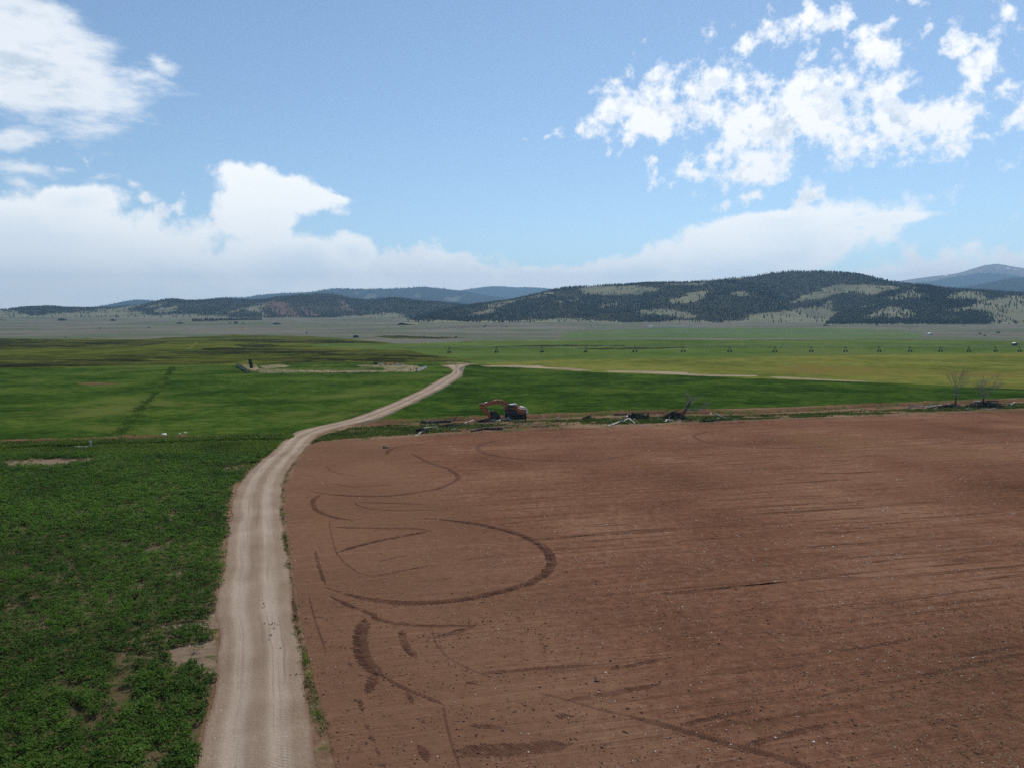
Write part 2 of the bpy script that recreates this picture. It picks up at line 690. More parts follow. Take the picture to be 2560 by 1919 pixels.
def soil_material(name, base, dark, pale, rot=0.0, furrow=True, green=0.0):
    m = Mat(name)
    p = m.pos()
    n1 = m.noise(p, 0.045, 6, 0.6)
    n2 = m.noise(p, 1.6, 8, 0.72)
    n3 = m.noise(p, 14.0, 6, 0.75)
    v = m.math('ADD', m.math('MULTIPLY', n1, 0.42), m.math('ADD', m.math('MULTIPLY', n2, 0.33), m.math('MULTIPLY', n3, 0.25)))
    c = m.ramp(v, [(0.40, dark), (0.5, base), (0.60, pale)])
    h = m.math('ADD', m.math('MULTIPLY', n2, 0.6), m.math('MULTIPLY', n3, 0.4))
    if furrow:
        sx = m.N.new('ShaderNodeSeparateXYZ')
        m.L.new(p, sx.inputs[0])
        hd = m.math('ADD', sx.outputs[0], m.math('MULTIPLY', sx.outputs[1], 0.27))
        hd = m.rng(m.math('ADD', hd, m.math('MULTIPLY', n1, 10.0)), 13.0, 25.0)   # turning strip beside the road: rolled smooth
        c = m.mix(m.math('SUBTRACT', 0.55, m.math('MULTIPLY', hd, 0.55)), c, (base[0] * 1.0, base[1] * 1.16, base[2] * 1.16))
        ps = m.pos((0.035, 1.5, 1), rot)
        s1 = m.noise(ps, 1.0, 7, 0.62, 0.3)
        c = m.mix(m.math('MULTIPLY', hd, m.rng(s1, 0.55, 0.70, 0, 0.55)), c, tuple(x * 0.62 for x in dark))
        c = m.mix(m.rng(s1, 0.46, 0.33, 0, 0.30), c, pale)
        ps2 = m.pos((0.10, 5.0, 1), rot)
        s2 = m.noise(ps2, 1.0, 5, 0.6, 0.2)
        h = m.math('ADD', h, m.math('MULTIPLY', s2, 0.9))
        c = m.mix(m.rng(s2, 0.55, 0.75, 0, 0.35), c, dark)
        # thin pressed seed rows
        pr = m.pos((0.022, 0.62, 1), rot)
        s3 = m.noise(pr, 1.0, 4, 0.5, 0.15)
        line = m.rng(m.math('ABSOLUTE', m.math('SUBTRACT', s3, 0.5), 0.0), 0.020, 0.004)
        c = m.mix(m.math('MULTIPLY', hd, m.math('MULTIPLY', line, m.rng(n1, 0.40, 0.58, 0.0, 0.75))), c, tuple(x * 0.8 for x in dark))
        # paler ochre patches where straw and stones lie
        n4 = m.noise(p, 0.03, 5, 0.6, 0.5)
        c = m.mix(m.rng(n4, 0.55, 0.70, 0, 0.5), c, (base[0] * 0.95, base[1] * 1.10, base[2] * 0.92))
    if green:
        # thin grass and weeds growing through
        g1 = m.noise(p, 0.35, 7, 0.7, 0.5)
        c = m.mix(m.rng(g1, 1.0 - green - 0.08, 1.0 - green + 0.04, 0, 0.85), c, m.ramp(n2, [(0.4, (0.030, 0.058, 0.010)), (0.6, (0.085, 0.115, 0.022))]))
    m.color(c)
    m.bump(h, 0.12, 1.0)
    return m.m


p1, p2 = unproject(1366, 1348), unproject(2546, 1267)
FURROW = math.atan2(p2[1] - p1[1], p2[0] - p1[0])

M = {}
M['sage'] = sage_material()
M['soil'] = soil_material('tilled_soil', (0.180, 0.086, 0.051), (0.092, 0.044, 0.026), (0.268, 0.150, 0.092), -FURROW)
M['track_soil'] = soil_material('compacted_soil', (0.122, 0.060, 0.038), (0.075, 0.037, 0.025), (0.175, 0.095, 0.063), furrow=False)
M['verge_soil'] = soil_material('verge_soil', (0.19, 0.112, 0.068), (0.10, 0.062, 0.036), (0.28, 0.19, 0.125), furrow=False, green=0.4)
M['red_bank'] = soil_material('red_bank_soil', (0.145, 0.074, 0.044), (0.070, 0.040, 0.024), (0.23, 0.130, 0.082), furrow=False, green=0.46)
M['bare_soil'] = soil_material('bare_pale_soil', (0.215, 0.155, 0.104), (0.12, 0.085, 0.055), (0.31, 0.235, 0.17), furrow=False, green=0.36)
M['crop_floor'] = soil_material('crop_floor', (0.115, 0.085, 0.045), (0.040, 0.044, 0.016), (0.18, 0.135, 0.085), furrow=False)
M['tan'] = soil_material('tan_dry_ground', (0.25, 0.20, 0.125), (0.12, 0.12, 0.05), (0.38, 0.31, 0.21), furrow=False, green=0.47)
M['dry'] = soil_material('dry_strip_soil', (0.29, 0.23, 0.15), (0.16, 0.14, 0.07), (0.42, 0.345, 0.24), furrow=False, green=0.36)
M['pasture'] = grass_mat('pasture_grass', [(0.020, 0.044, 0.007), (0.041, 0.076, 0.011), (0.078, 0.113, 0.020)], 0.05, 0.45, 0.35, (0.095, 0.115, 0.026), 0.022)
M['pasture_dark'] = grass_mat('lush_pasture_grass', [(0.016, 0.037, 0.006), (0.031, 0.062, 0.009), (0.058, 0.095, 0.014)], 0.06, 0.40, 0.35, (0.066, 0.098, 0.015), 0.03)
M['irrigated'] = grass_mat('irrigated_grass', [(0.058, 0.092, 0.018), (0.080, 0.120, 0.026), (0.112, 0.150, 0.038)], 0.012, 0.10, 0.4, (0.105, 0.125, 0.036), 0.008, 0.4)
M['far_green'] = grass_mat('far_irrigated_grass', [(0.078, 0.120, 0.042), (0.095, 0.14, 0.05), (0.112, 0.155, 0.06)], 0.008, 0.06, 0.4, None, 0.01, 0.3)
M['hay'] = grass_mat('yellow_hay_grass', [(0.085, 0.100, 0.018), (0.130, 0.140, 0.028), (0.180, 0.175, 0.040)], 0.02, 0.16, 0.35, (0.155, 0.125, 0.032), 0.012, 0.6)
M['meadow'] = grass_mat('olive_meadow_grass', [(0.034, 0.042, 0.008), (0.070, 0.082, 0.013), (0.115, 0.122, 0.021)], 0.012, 0.08, 0.4, (0.022, 0.024, 0.008), 0.010, 0.5)
M['rush'] = grass_mat('dark_rush', [(0.014, 0.017, 0.006), (0.030, 0.034, 0.010), (0.078, 0.082, 0.020)], 0.02, 0.12, 0.4, (0.085, 0.092, 0.018), 0.02, 0.5)
M['strip_grass'] = grass_mat('ditch_bank_grass', [(0.022, 0.046, 0.006), (0.044, 0.085, 0.010), (0.105, 0.120, 0.018)], 0.09, 0.9, 0.2, (0.150, 0.130, 0.022), 0.05)
M['alfalfa'] = leaf_mat('alfalfa_leaf', (0.025, 0.060, 0.008), (0.125, 0.228, 0.030), 0.45)
M['grass'] = leaf_mat('grass_blade', (0.026, 0.056, 0.009), (0.130, 0.180, 0.034), 0.38)


def road_material():
    m = Mat('gravel_road')
    a = m.attr('across').outputs['Fac']
    p = m.pos()
    n1 = m.noise(p, 0.25, 6, 0.6)
    n2 = m.noise(p, 9.0, 7, 0.75)
    al = m.attr('along').outputs['Fac']
    cb = m.N.new('ShaderNodeCombineXYZ')
    m.L.new(m.math('MULTIPLY', a, 16.0), cb.inputs[0])
    m.L.new(m.math('MULTIPLY', al, 0.06), cb.inputs[1])
    st = m.noise(cb.outputs[0], 1.0, 6, 0.6)
    base = m.ramp(m.math('ADD', m.math('MULTIPLY', n1, 0.4), m.math('MULTIPLY', n2, 0.6)),
                  [(0.38, (0.20, 0.135, 0.090)), (0.5, (0.315, 0.228, 0.162)), (0.62, (0.43, 0.335, 0.25))])
    # packed pale wheel lines, browner loose gravel between them
    a_ = a
    a = m.math('ADD', a_, m.math('MULTIPLY', m.math('SUBTRACT', m.noise(p, 0.12, 3, 0.5), 0.5), 0.16))
    w1 = m.rng(m.math('ABSOLUTE', m.math('SUBTRACT', a, 0.29), 0.0), 0.16, 0.04)
    w2 = m.rng(m.math('ABSOLUTE', m.math('SUBTRACT', a, 0.69), 0.0), 0.16, 0.04)
    wv = m.math('MULTIPLY', m.math('MAXIMUM', w1, w2), m.rng(st, 0.3, 0.55, 0.35, 1.0))
    c = m.mix(wv, m.mix(0.45, base, (0.19, 0.138, 0.094)), m.mix(0.5, base, (0.40, 0.325, 0.25)))
    c = m.mix(m.rng(st, 0.56, 0.68, 0, 0.5), c, (0.175, 0.128, 0.095))
    edge = m.math('MINIMUM', a_, m.math('SUBTRACT', 1.0, a_))
    c = m.mix(m.rng(m.math('ADD', edge, m.math('MULTIPLY', n1, 0.10)), 0.11, 0.045), c, (0.20, 0.125, 0.088))
    m.color(c)
    lug = m.math('SINE', m.math('MULTIPLY', m.math('ADD', al, m.math('MULTIPLY', m.math('ABSOLUTE', m.math('SUBTRACT', a, 0.49), 0.0), 2.2)), 2 * math.pi / 0.22), 0.0)
    lug = m.math('MULTIPLY', m.math('MULTIPLY', lug, wv), m.rng(m.noise(p, 0.3, 3, 0.5), 0.42, 0.6, 0.0, 0.8))
    m.bump(m.math('ADD', m.math('ADD', n2, m.math('MULTIPLY', st, 0.6)), m.math('MULTIPLY', lug, 0.22)), 0.05, 0.9)
    return m.m


M['road'] = road_material()


# ---------------------------------------------------------------- the ground
def make_ground():
    ys = [-300, KINK, 4200, 14000]
    zs = [0, 0, float(zg(4200)), float(zg(4200))]
    xs = np.linspace(-14000, 14000, 9)
    V = np.array([(x, y, z - 0.02) for y, z in zip(ys, zs) for x in xs])
    n = len(xs)
    Fc = [(j * n + i, j * n + i + 1, (j + 1) * n + i + 1, (j + 1) * n + i) for j in range(len(ys) - 1) for i in range(n - 1)]
    o = link('ground', np_mesh('ground', V, np.array(Fc)), M['sage'])
    tag(o, kind='structure')


make_ground()

FAR_L, FAR_R = -900, 3700
# outlines in photograph pixels, from the horizon towards the camera
wedge_top = Z2([(800, 700), (1200, 722), (1600, 747), (2212, 768)]) + Z3([(640, 792), (1280, 812), (2212, 857)]) + [(3100, 1000)]
bank_top = [(3700, 985), (3100, 985)] + Z3([(2212, 912), (1500, 938), (1100, 952), (700, 970), (0, 990)]) + Z2([(1500, 1005), (1160, 1018), (900, 1040), (600, 1040), (300, 1052), (150, 1078)])
road_up = Z2([(0, 1062), (100, 1027), (300, 952), (480, 872), (600, 802), (690, 757), (708, 737), (676, 716)])
sheet('marsh_meadow', [(FAR_L, 925), (FAR_L, 848), (0, 846), (350, 848), (583, 837), (778, 841), (899, 850), (996, 860), (1060, 868), (1130, 893), (1200, 904), (1240, 915), (700, 925)], M['meadow'], 0.004, 3, 8, 1.2)
sheet('irrigated_field', [(1240, 915), (1100, 893), (1020, 876), (900, 872), (800, 868), (760, 862), (860, 858), (1000, 860), (1109, 856), (1194, 852), (1443, 850), (1720, 850), (2166, 848), (2560, 852), (FAR_R, 856), (FAR_R, 890), (2560, 888), (1972, 900)], M['irrigated'], 0.008, 5, 8, 1.0)
sheet('far_field', [(1404, 845), (1404, 832), (1443, 832.5)] + [(1720, 832.5), (2300, 832.5), (2303, 838), (2299, 846)], M['far_green'], 0.008, 6, 6, 0.25)
sheet('far_field', [(1404, 831), (1443, 827), (1720, 819), (2050, 821), (2244, 826), (2300, 831)], M['far_green'], 0.008, 7, 6, 0.4)
sheet('hay_field', Z2([(880, 695), (1100, 680), (1400, 666), (2212, 657)]) + Z3([(700, 645), (2212, 622)]) + [(FAR_R, 868), (FAR_R, 1030), (3100, 1010), (2560, 980), (1980, 950), (1490, 934)], M['hay'], 0.012, 8, 6, 0.8)
sheet('pasture', [(FAR_L, 1180), (FAR_L, 925), (0, 921), (200, 917), (430, 908), (600, 913), (800, 905), (1000, 910), (1100, 903), (1160, 906), (1140, 935), (1060, 985), (880, 1060), (770, 1082), (730, 1092), (690, 1100), (560, 1104), (300, 1112), (0, 1122)], M['pasture'], 0.016, 9, 5, 1.0)
sheet('pasture', [(1168, 908)] + wedge_top + [(3700, 1060), (3700, 1040)] + bank_top[1:] + [(905, 1066), (960, 1043), (1015, 1018), (1070, 990), (1118, 965), (1158, 940), (1160, 925)], M['pasture_dark'], 0.020, 10, 5, 0.9)
# dry tan line between hay and pasture
for i, (a, b) in enumerate([(Z2([(870, 705), (1060, 702), (1250, 704), (1300, 715), (1480, 722), (1600, 733), (1500, 738), (1300, 724), (1100, 714), (930, 712)]), 3),
                            (Z2([(1670, 735), (1900, 738), (2212, 748), (2212, 764), (1950, 754), (1700, 746)]), 3),
                            (Z3([(0, 752), (240, 762), (500, 768), (480, 774), (200, 774), (0, 764)]), 3),
                            (Z3([(560, 775), (700, 780), (1000, 795), (1280, 808), (1100, 806), (900, 797), (640, 786)]), 3)]):
    sheet('dry_strip', a, M['dry'], 0.026 + 0.003 * i, 20 + i, 4, 0.7)
# dark rushes in the wet meadow
rush = [[(FAR_L, 873), (FAR_L, 850), (0, 849), (200, 851), (430, 850), (420, 857), (350, 866), (150, 868), (0, 870)],
        [(500, 873), (560, 869), (690, 872), (860, 876), (980, 886), (1080, 889), (1155, 896), (1060, 893), (960, 890), (860, 886), (740, 884), (560, 880)],
        [(FAR_L, 925), (FAR_L, 896), (0, 897), (200, 899), (420, 902), (600, 904), (560, 910), (380, 911), (200, 916), (0, 920)],
        [(583, 861), (640, 859), (700, 863), (690, 868), (610, 868)],
        [(860, 900), (950, 894), (1080, 896), (1150, 899), (1210, 898), (1120, 903), (960, 906)],
        [(420, 880), (500, 877), (640, 882), (560, 886), (450, 886)],
        [(600, 898), (720, 894), (880, 897), (860, 902), (720, 904)],
        [(520, 851), (700, 848), (860, 852), (930, 855), (860, 858), (640, 856)],
        [(930, 841), (1000, 839), (1080, 843), (1165, 844), (1100, 847), (980, 846)],
        [(1215, 868), (1290, 864), (1404, 862.5), (1560, 864), (1560, 866), (1404, 866), (1290, 867)],
        [(1440, 872), (1520, 870), (1640, 869.5), (1720, 869), (1640, 873), (1500, 874)]]
for i, a in enumerate(rush):
    sheet('rush_bed', a, M['rush'], 0.040 + 0.003 * i, 40 + i, 9, 1.3, 4)
# bare earth scars and corral floor
sheet('bare_patch', Z1([(490, 818), (600, 812), (745, 815), (755, 822), (660, 830), (520, 828)]), M['red_bank'], 0.031, 60, 4, 0.8, 3)
for i, a in enumerate([[(640, 916), (700, 911), (730, 917), (700, 919), (660, 921)], [(650, 922), (720, 924), (790, 926), (700, 932), (640, 932)],
                       [(900, 913), (980, 911), (1040, 914), (1062, 922), (1030, 931), (960, 930), (960, 920), (890, 916)], [(690, 928), (820, 926), (960, 926), (1000, 931), (700, 932)],
                       [(604, 911), (640, 911), (650, 930), (622, 928)]]):
    sheet('corral_floor', a, M['tan'], 0.080 + 0.004 * i, 70 + i, 6, 1.2, 3)
# faint old furrow lines in the left pasture
for i, a in enumerate([Z1([(1095, 715), (1125, 720), (1050, 830), (1000, 900), (960, 930), (980, 870), (1020, 810)]),
                       Z1([(870, 1010), (880, 1030), (820, 1110), (740, 1160), (720, 1150), (800, 1100)]),
                       Z1([(1195, 605), (1260, 560), (1275, 562), (1215, 603)])]):
    sheet('old_furrow', a, M['pasture_dark'] if i < 2 else M['hay'], 0.100 + 0.004 * i, 80 + i, 4, 1.0, 3)

# near ground: verge soil under road sides and the cleared strip
sheet('verge', [(FAR_L, 2600), (FAR_L, 1110), (0, 1100), (300, 1094), (560, 1090), (700, 1090), (760, 1078), (880, 1060)] + bank_top[::-1] + [(FAR_R, 1060), (FAR_R, 2600)], M['verge_soil'], 0.024, 11, 5, 0.8)
# strip of grass south of the ditch, then the crop
sheet('grass_strip', [(FAR_L, 1160), (FAR_L, 1122), (0, 1113), (226, 1106), (480, 1100), (650, 1096), (725, 1095), (690, 1118), (655, 1145), (600, 1150), (0, 1145)], M['strip_grass'], 0.030, 12, 4, 1.0)
road_left_near = [(601, 1203), (589, 1222), (577, 1300), (562, 1400), (548, 1480), (546, 1560), (541, 1640), (540, 1700), (520, 1790), (492, 1919), (440, 2200), (370, 2600)]
crop_outline = [(FAR_L, 2600), (FAR_L, 1150), (0, 1138), (250, 1135), (480, 1136), (600, 1140), (650, 1143), (620, 1172)] + [(x - 10, y) for x, y in road_left_near]
sheet('alfalfa_field', crop_outline, M['crop_floor'], 0.036, 13, 4, 1.5)
bare = [[(6, 1158), (14, 1153), (60, 1149), (130, 1147), (210, 1146), (290, 1142), (250, 1150), (200, 1156), (150, 1165), (60, 1168), (10, 1164)],
        [(552, 1174), (590, 1164), (645, 1157), (652, 1166), (618, 1178), (560, 1184)],
        [(422, 1624), (480, 1612), (540, 1602), (544, 1690), (494, 1682), (482, 1658), (455, 1672), (430, 1698)],
        [(395, 1570), (460, 1560), (500, 1556), (545, 1526), (548, 1575), (505, 1574), (440, 1572)],
        [(246, 1288), (282, 1284), (290, 1285), (262, 1290)]]
for i, a in enumerate(bare):
    sheet('bare_patch', a, M['bare_soil'] if i != 4 else M['red_bank'], 0.042 + 0.003 * i, 90 + i, 9, 3.5, 3)

field_top = [(775, 1112), (781, 1106), (860, 1101), (1078, 1089), (1249, 1079), (1443, 1070), (1720, 1060), (1972, 1048), (2205, 1040), (2560, 1027), (3000, 1014), (FAR_R, 996)]
field_left = [(930, 2600), (880, 2200), (838, 1919), (812, 1800), (784, 1700), (762, 1600), (746, 1494), (733, 1422), (722, 1349), (714, 1277), (716, 1215), (748, 1152)]
field = sheet('tilled_field', field_top + [(FAR_R, 2600)] + field_left, M['soil'], 0.036, 14, 2.0, 0.7)


# ---------------------------------------------------------------- gravel road
def resample(pts, n):
    P = unproject(*np.array(pts, float).T)
    s = np.concatenate([[0], np.cumsum(np.hypot(*np.diff(P[:, :2], axis=0).T))])
    t = np.linspace(0, 1, n)
    # smooth curve through the points
    from_s = t * s[-1]
    out = np.stack([np.interp(from_s, s, P[:, k]) for k in range(3)], -1)
    for _ in range(3):
        out[1:-1] = (out[:-2] + 2 * out[1:-1] + out[2:]) / 4
    return out, s[-1]


road_l = [(340, 2700), (440, 2200), (492, 1919), (520, 1790), (540, 1700), (541, 1640), (546, 1560), (548, 1480), (562, 1400), (577, 1300), (589, 1222), (601, 1203), (627, 1175), (665, 1143), (692, 1118), (719, 1093), (739, 1079), (774, 1070), (860, 1051), (899, 1039), (977, 1009), (1047, 978), (1093, 951), (1126, 935), (1133, 927), (1122, 919), (1100, 914)]
road_r = [(900, 2700), (850, 2200), (790, 1919), (776, 1790), (762, 1700), (752, 1640), (742, 1560), (728, 1480), (718, 1400), (706, 1300), (701, 1240), (703, 1210), (716, 1180), (742, 1145), (764, 1120), (780, 1100), (795, 1087), (812, 1080), (862, 1066), (946, 1046), (1008, 1019), (1062, 992), (1109, 969), (1151, 942), (1157, 932), (1148, 921), (1180, 910)]


def make_road():
    n, k = 420, 25
    A, la = resample(road_l, n)
    B, lb = resample(road_r, n)
    s = np.linspace(0, (la + lb) / 2, n)
    wob = (fbm(s / 3.0, s * 0, 3, 4) - 0.5) * 0.5
    wob2 = (fbm(s / 3.0, s * 0 + 9, 4, 4) - 0.5) * 0.5
    dirn = (B - A)
    wid = np.linalg.norm(dirn, axis=1, keepdims=True)
    dirn = dirn / wid
    A = A + dirn * wob[:, None]
    B = B + dirn * wob2[:, None]
    t = np.linspace(0, 1, k)
    V = A[:, None, :] * (1 - t)[None, :, None] + B[:, None, :] * t[None, :, None]
    rut = -0.035 * (np.exp(-((t - 0.29) / 0.07) ** 2) + np.exp(-((t - 0.69) / 0.07) ** 2)) + 0.05 * np.sin(math.pi * t)
    rut[0] = rut[-1] = -0.012
    V[:, :, 2] += 0.066 + rut[None, :]
    V = V.reshape(-1, 3)
    idx = np.arange(n * k).reshape(n, k)
    Fc = np.stack([idx[:-1, :-1], idx[:-1, 1:], idx[1:, 1:], idx[1:, :-1]], -1).reshape(-1, 4)
    at_ = {'across': np.tile(t, n), 'along': np.repeat(s, k)}
    o = link('gravel_road', np_mesh('gravel_road', V, Fc, True, at_), M['road'])
    tag(o, kind='structure')
    return o


road = make_road()
# spur that runs on towards the corral and the wet meadow
sheet('farm_track', [(1176, 911), (1150, 909.5), (1110, 907), (1122, 904.5), (1160, 907), (1200, 909)], M['tan'], 0.036, 99, 3, 0.4, 3)


# ------------------------------------------------------------------- the hills
def hill_material(name, grass, floor, rock=(0.2, 0.18, 0.17), scree=(0.17, 0.105, 0.085)):
    m = Mat(name)
    p = m.pos()
    n1 = m.noise(p, 0.012, 6, 0.6)
    n2 = m.noise(p, 0.10, 6, 0.7)
    v = m.math('ADD', m.math('MULTIPLY', n1, 0.5), m.math('MULTIPLY', n2, 0.5))
    g = m.ramp(v, [(0.36, tuple(x * 0.72 for x in grass)), (0.5, grass), (0.64, tuple(x * 1.2 for x in grass))])
    f = m.ramp(v, [(0.36, tuple(x * 0.6 for x in floor)), (0.5, floor), (0.64, tuple(x * 1.6 for x in floor))])
    at_ = m.attr('forest').outputs['Fac']
    c = m.mix(m.rng(m.math('ADD', at_, m.math('MULTIPLY', m.math('SUBTRACT', n2, 0.5), 0.6)), 0.4, 0.6), g, f)
    sc = m.attr('scree').outputs['Fac']
    c = m.mix(m.rng(m.math('ADD', sc, m.math('MULTIPLY', m.math('SUBTRACT', n2, 0.5), 0.8)), 0.4, 0.7, 0, 0.8), c, scree)
    rk = m.attr('rock').outputs['Fac']
    c = m.mix(m.rng(m.math('ADD', rk, m.math('MULTIPLY', m.math('SUBTRACT', n2, 0.5), 0.8)), 0.35, 0.65), c, rock)
    sn = m.attr('snow').outputs['Fac']
    c = m.mix(m.rng(m.math('ADD', sn, m.math('MULTIPLY', m.math('SUBTRACT', n2, 0.5), 1.2)), 0.55, 0.75), c, (0.8, 0.82, 0.85))
    m.color(c)
    m.bump(n2, 3.0, 0.7)
    return m.m


KX = 1.0032 * F


def slope_at(py):
    u = (CY - np.asarray(py, float)) / F
    return (-math.sin(PITCH) + u * math.cos(PITCH)) / (math.cos(PITCH) + u * math.sin(PITCH))


class Hill:
    def __init__(self, name, crest, Yc, Yb, mat, forest_default=1.0, grass=(), scree=(), rock=(), snow=(), seed=1, rough=0.22, nx=420, nt=130, x0=None, x1=None, scale=1.0, warp=7.0):
        self.crest = np.array(crest, float)
        self.Yc, self.Yb, self.seed, self.rough = Yc, Yb, seed, rough
        self.grass, self.scree, self.rock, self.snow = grass, scree, rock, snow
        self.fd, self.scale, self.warp = forest_default, scale, warp
        self.x0 = crest[0][0] if x0 is None else x0
        self.x1 = crest[-1][0] if x1 is None else x1
        px = np.linspace(self.x0, self.x1, nx)
        t = np.concatenate([np.linspace(-0.25, 1.0, nt), np.linspace(1.03, 1.9, 12)])
        PX, T = np.meshgrid(px, t)
        P = self.surf(PX, T)
        m = self.masks(P)
        n, k = T.shape
        idx = np.arange(n * k).reshape(n, k)
        Fc = np.stack([idx[:-1, :-1], idx[:-1, 1:], idx[1:, 1:], idx[1:, :-1]], -1).reshape(-1, 4)
        me = np_mesh('hill', P.reshape(-1, 3), Fc, True, {a: b.ravel() for a, b in m.items()})
        self.o = tag(link(name, me, mat), kind='structure')

    def surf(self, PX, T):
        Y = self.Yb + (self.Yc - self.Yb) * T
        X = (PX - CX) / KX * Y
        py = np.interp(PX, self.crest[:, 0], self.crest[:, 1])
        for dx in (6, 14):
            py = (py + np.interp(PX - dx, self.crest[:, 0], self.crest[:, 1]) + np.interp(PX + dx, self.crest[:, 0], self.crest[:, 1])) / 3
        sl = slope_at(py)
        Zc = CAM_H + sl * self.Yc
        Zb = float(zg(self.Yb))
        S = self.scale
        wt = (fbm(X / (260 * S), Y / (900 * S), self.seed, 4) - 0.5) * 0.42
        Tw = np.clip(T + wt * np.clip(4 * T * (1 - T), 0, 1), -0.3, 2)
        tt = np.clip(Tw, 0, 1)
        s = 0.5 * tt * tt * (3 - 2 * tt) + 0.5 * tt
        s = np.where(Tw < 0, Tw * 0.8, s)
        s = np.where(T > 1, 1 - 0.75 * (T - 1) ** 1.2, s)
        H = Zc - Zb
        rid = 1 - np.abs(2 * fbm(X / (300 * S), Y / (420 * S), self.seed + 7, 4) - 1)
        wgt = np.clip(4 * T * (1.02 - T), 0, 1)
        z = Zb + H * s + np.maximum(H, 0) * self.rough * (rid - 0.72) * wgt
        z += (fbm(X / 40, Y / 40, self.seed + 3, 3) - 0.5) * 5 * np.clip(T * 3, 0, 1)
        cap = CAM_H + sl * Y
        z = np.where(T < 1.0, np.minimum(z, cap - 0.2), z)
        return np.stack([X, Y, z], -1)

    def masks(self, P):
        q = project(P)
        x, y = q[..., 0], q[..., 1]
        w = self.warp
        xw = x + (fbm(P[..., 0] / 45, P[..., 1] / 60, 31, 4) - 0.5) * w * 6
        yw = y + (fbm(P[..., 0] / 45, P[..., 1] / 60, 57, 4) - 0.5) * w * 1.7
        f = np.full(x.shape, self.fd)
        for g in self.grass:
            f[in_poly(xw, yw, g)] = 0
        out = {'forest': f}
        for nm, polys in (('scree', self.scree), ('rock', self.rock), ('snow', self.snow)):
            a = np.zeros(x.shape)
            for g in polys:
                a[in_poly(xw, yw, g)] = 1
            out[nm] = a
        return out

    def scatter(self, n, seed, tmin=0.0, tmax=1.02, sparse=0.05):
        r = np.random.default_rng(seed)
        px = r.uniform(max(self.x0, -120), min(self.x1, 2680), n)
        t = r.uniform(tmin, tmax, n)
        P = self.surf(px, t)
        keep = r.uniform(0, 1, n) < P[:, 1] / self.Yc
        Pj = P + np.column_stack([r.normal(0, 9, n), r.normal(0, 12, n), r.normal(0, 3.5, n)])
        m = self.masks(Pj)
        f = np.where(m['forest'] > 0.5, 1.0, sparse)
        f = np.where((m['scree'] > 0.5), f * 0.35, f)
        f = np.where((m['rock'] > 0.5), f * 0.03, f)
        clump = fbm(P[:, 0] / 30, P[:, 1] / 30, 77, 3)
        stand = fbm(P[:, 0] / 130, P[:, 1] / 170, 78, 4)
        f = np.where(m['forest'] > 0.5, f * np.clip(0.55 + clump, 0, 1) * np.clip(stand * 2.6 - 0.35, 0.25, 1), f * np.clip(clump * 5 - 1.6, 0.1, 3))
        keep &= r.uniform(0, 1, n) < f
        keep &= P[:, 2] > zg(P[:, 1]) - 1.0
        return P[keep]


HM_NEAR = hill_material('foothill_ground', (0.185, 0.180, 0.112), (0.046, 0.048, 0.030))
HM_LEFT = hill_material('west_hill_ground', (0.170, 0.17, 0.105), (0.046, 0.046, 0.032))
HM_FAR = hill_material('far_ridge_ground', (0.11, 0.115, 0.075), (0.022, 0.027, 0.020), (0.20, 0.17, 0.15))

r1_crest = [(940, 840), (985, 818), (1015, 797), (1100, 776), (1202, 761), (1280, 752), (1377, 728), (1404, 722), (1480, 717), (1587, 712), (1660, 709), (1720, 707), (1809, 698), (1855, 694), (1910, 685), (1964, 679), (2000, 681), (2034, 680), (2081, 682), (2143, 688), (2205, 701), (2260, 711), (2350, 722), (2560, 735), (2800, 748), (3300, 760)]
r1_grass = [Z2([(1480, 212), (1560, 197), (1900, 190), (2050, 217), (1900, 250), (1700, 255), (1560, 247)]),
            Z2([(870, 318), (1090, 285), (1330, 222), (1345, 242), (1120, 292), (1050, 310), (930, 330)]),
            Z2([(930, 325), (968, 345), (960, 368), (800, 388), (760, 395), (880, 355)]),
            Z2([(1365, 297), (1520, 266), (1535, 280), (1400, 304)]),
            Z2([(1640, 330), (1800, 287), (1810, 295), (1660, 335)]),
            Z2([(2090, 300), (2160, 270), (2230, 235), (2370, 222), (2300, 262), (2260, 300), (2130, 315)]),
            Z2([(1890, 360), (2000, 345), (2212, 360), (2300, 385), (2212, 400), (1980, 380)]),
            Z3([(330, 242), (370, 220), (452, 226), (440, 252), (410, 266)]),
            Z3([(-150, 178), (0, 173), (150, 160), (280, 146), (420, 136), (420, 150), (260, 160), (120, 184), (0, 190)]),
            Z3([(640, 300), (710, 288), (800, 256), (900, 226), (1050, 182), (1100, 190), (1420, 195), (1400, 214), (1180, 247), (1060, 237), (980, 247), (940, 277), (860, 287)]),
            Z3([(440, 380), (640, 352), (930, 322), (950, 285), (990, 285), (1000, 350), (1060, 380), (1230, 440), (400, 480)]),
            [(900, 830), (900, 797), (1000, 797), (1100, 801), (1240, 803), (1400, 797), (1540, 800), (1560, 808), (1700, 803), (1780, 806), (1880, 803), (2200, 809), (3300, 809), (3300, 850)],
            Z2([(330, 370), (420, 360), (400, 385), (330, 390)])]
R1 = Hill('hills', r1_crest, 2600, 1720, HM_NEAR, 1.0, r1_grass, seed=11, nx=480, nt=110, warp=7, rough=0.5)
r2_crest = [(2000, 845), (2060, 815), (2085, 790), (2130, 768), (2190, 742), (2260, 720), (2299, 714), (2341, 719), (2384, 731), (2439, 727), (2501, 738), (2560, 740), (2640, 745), (2760, 735), (2900, 740), (3300, 770)]
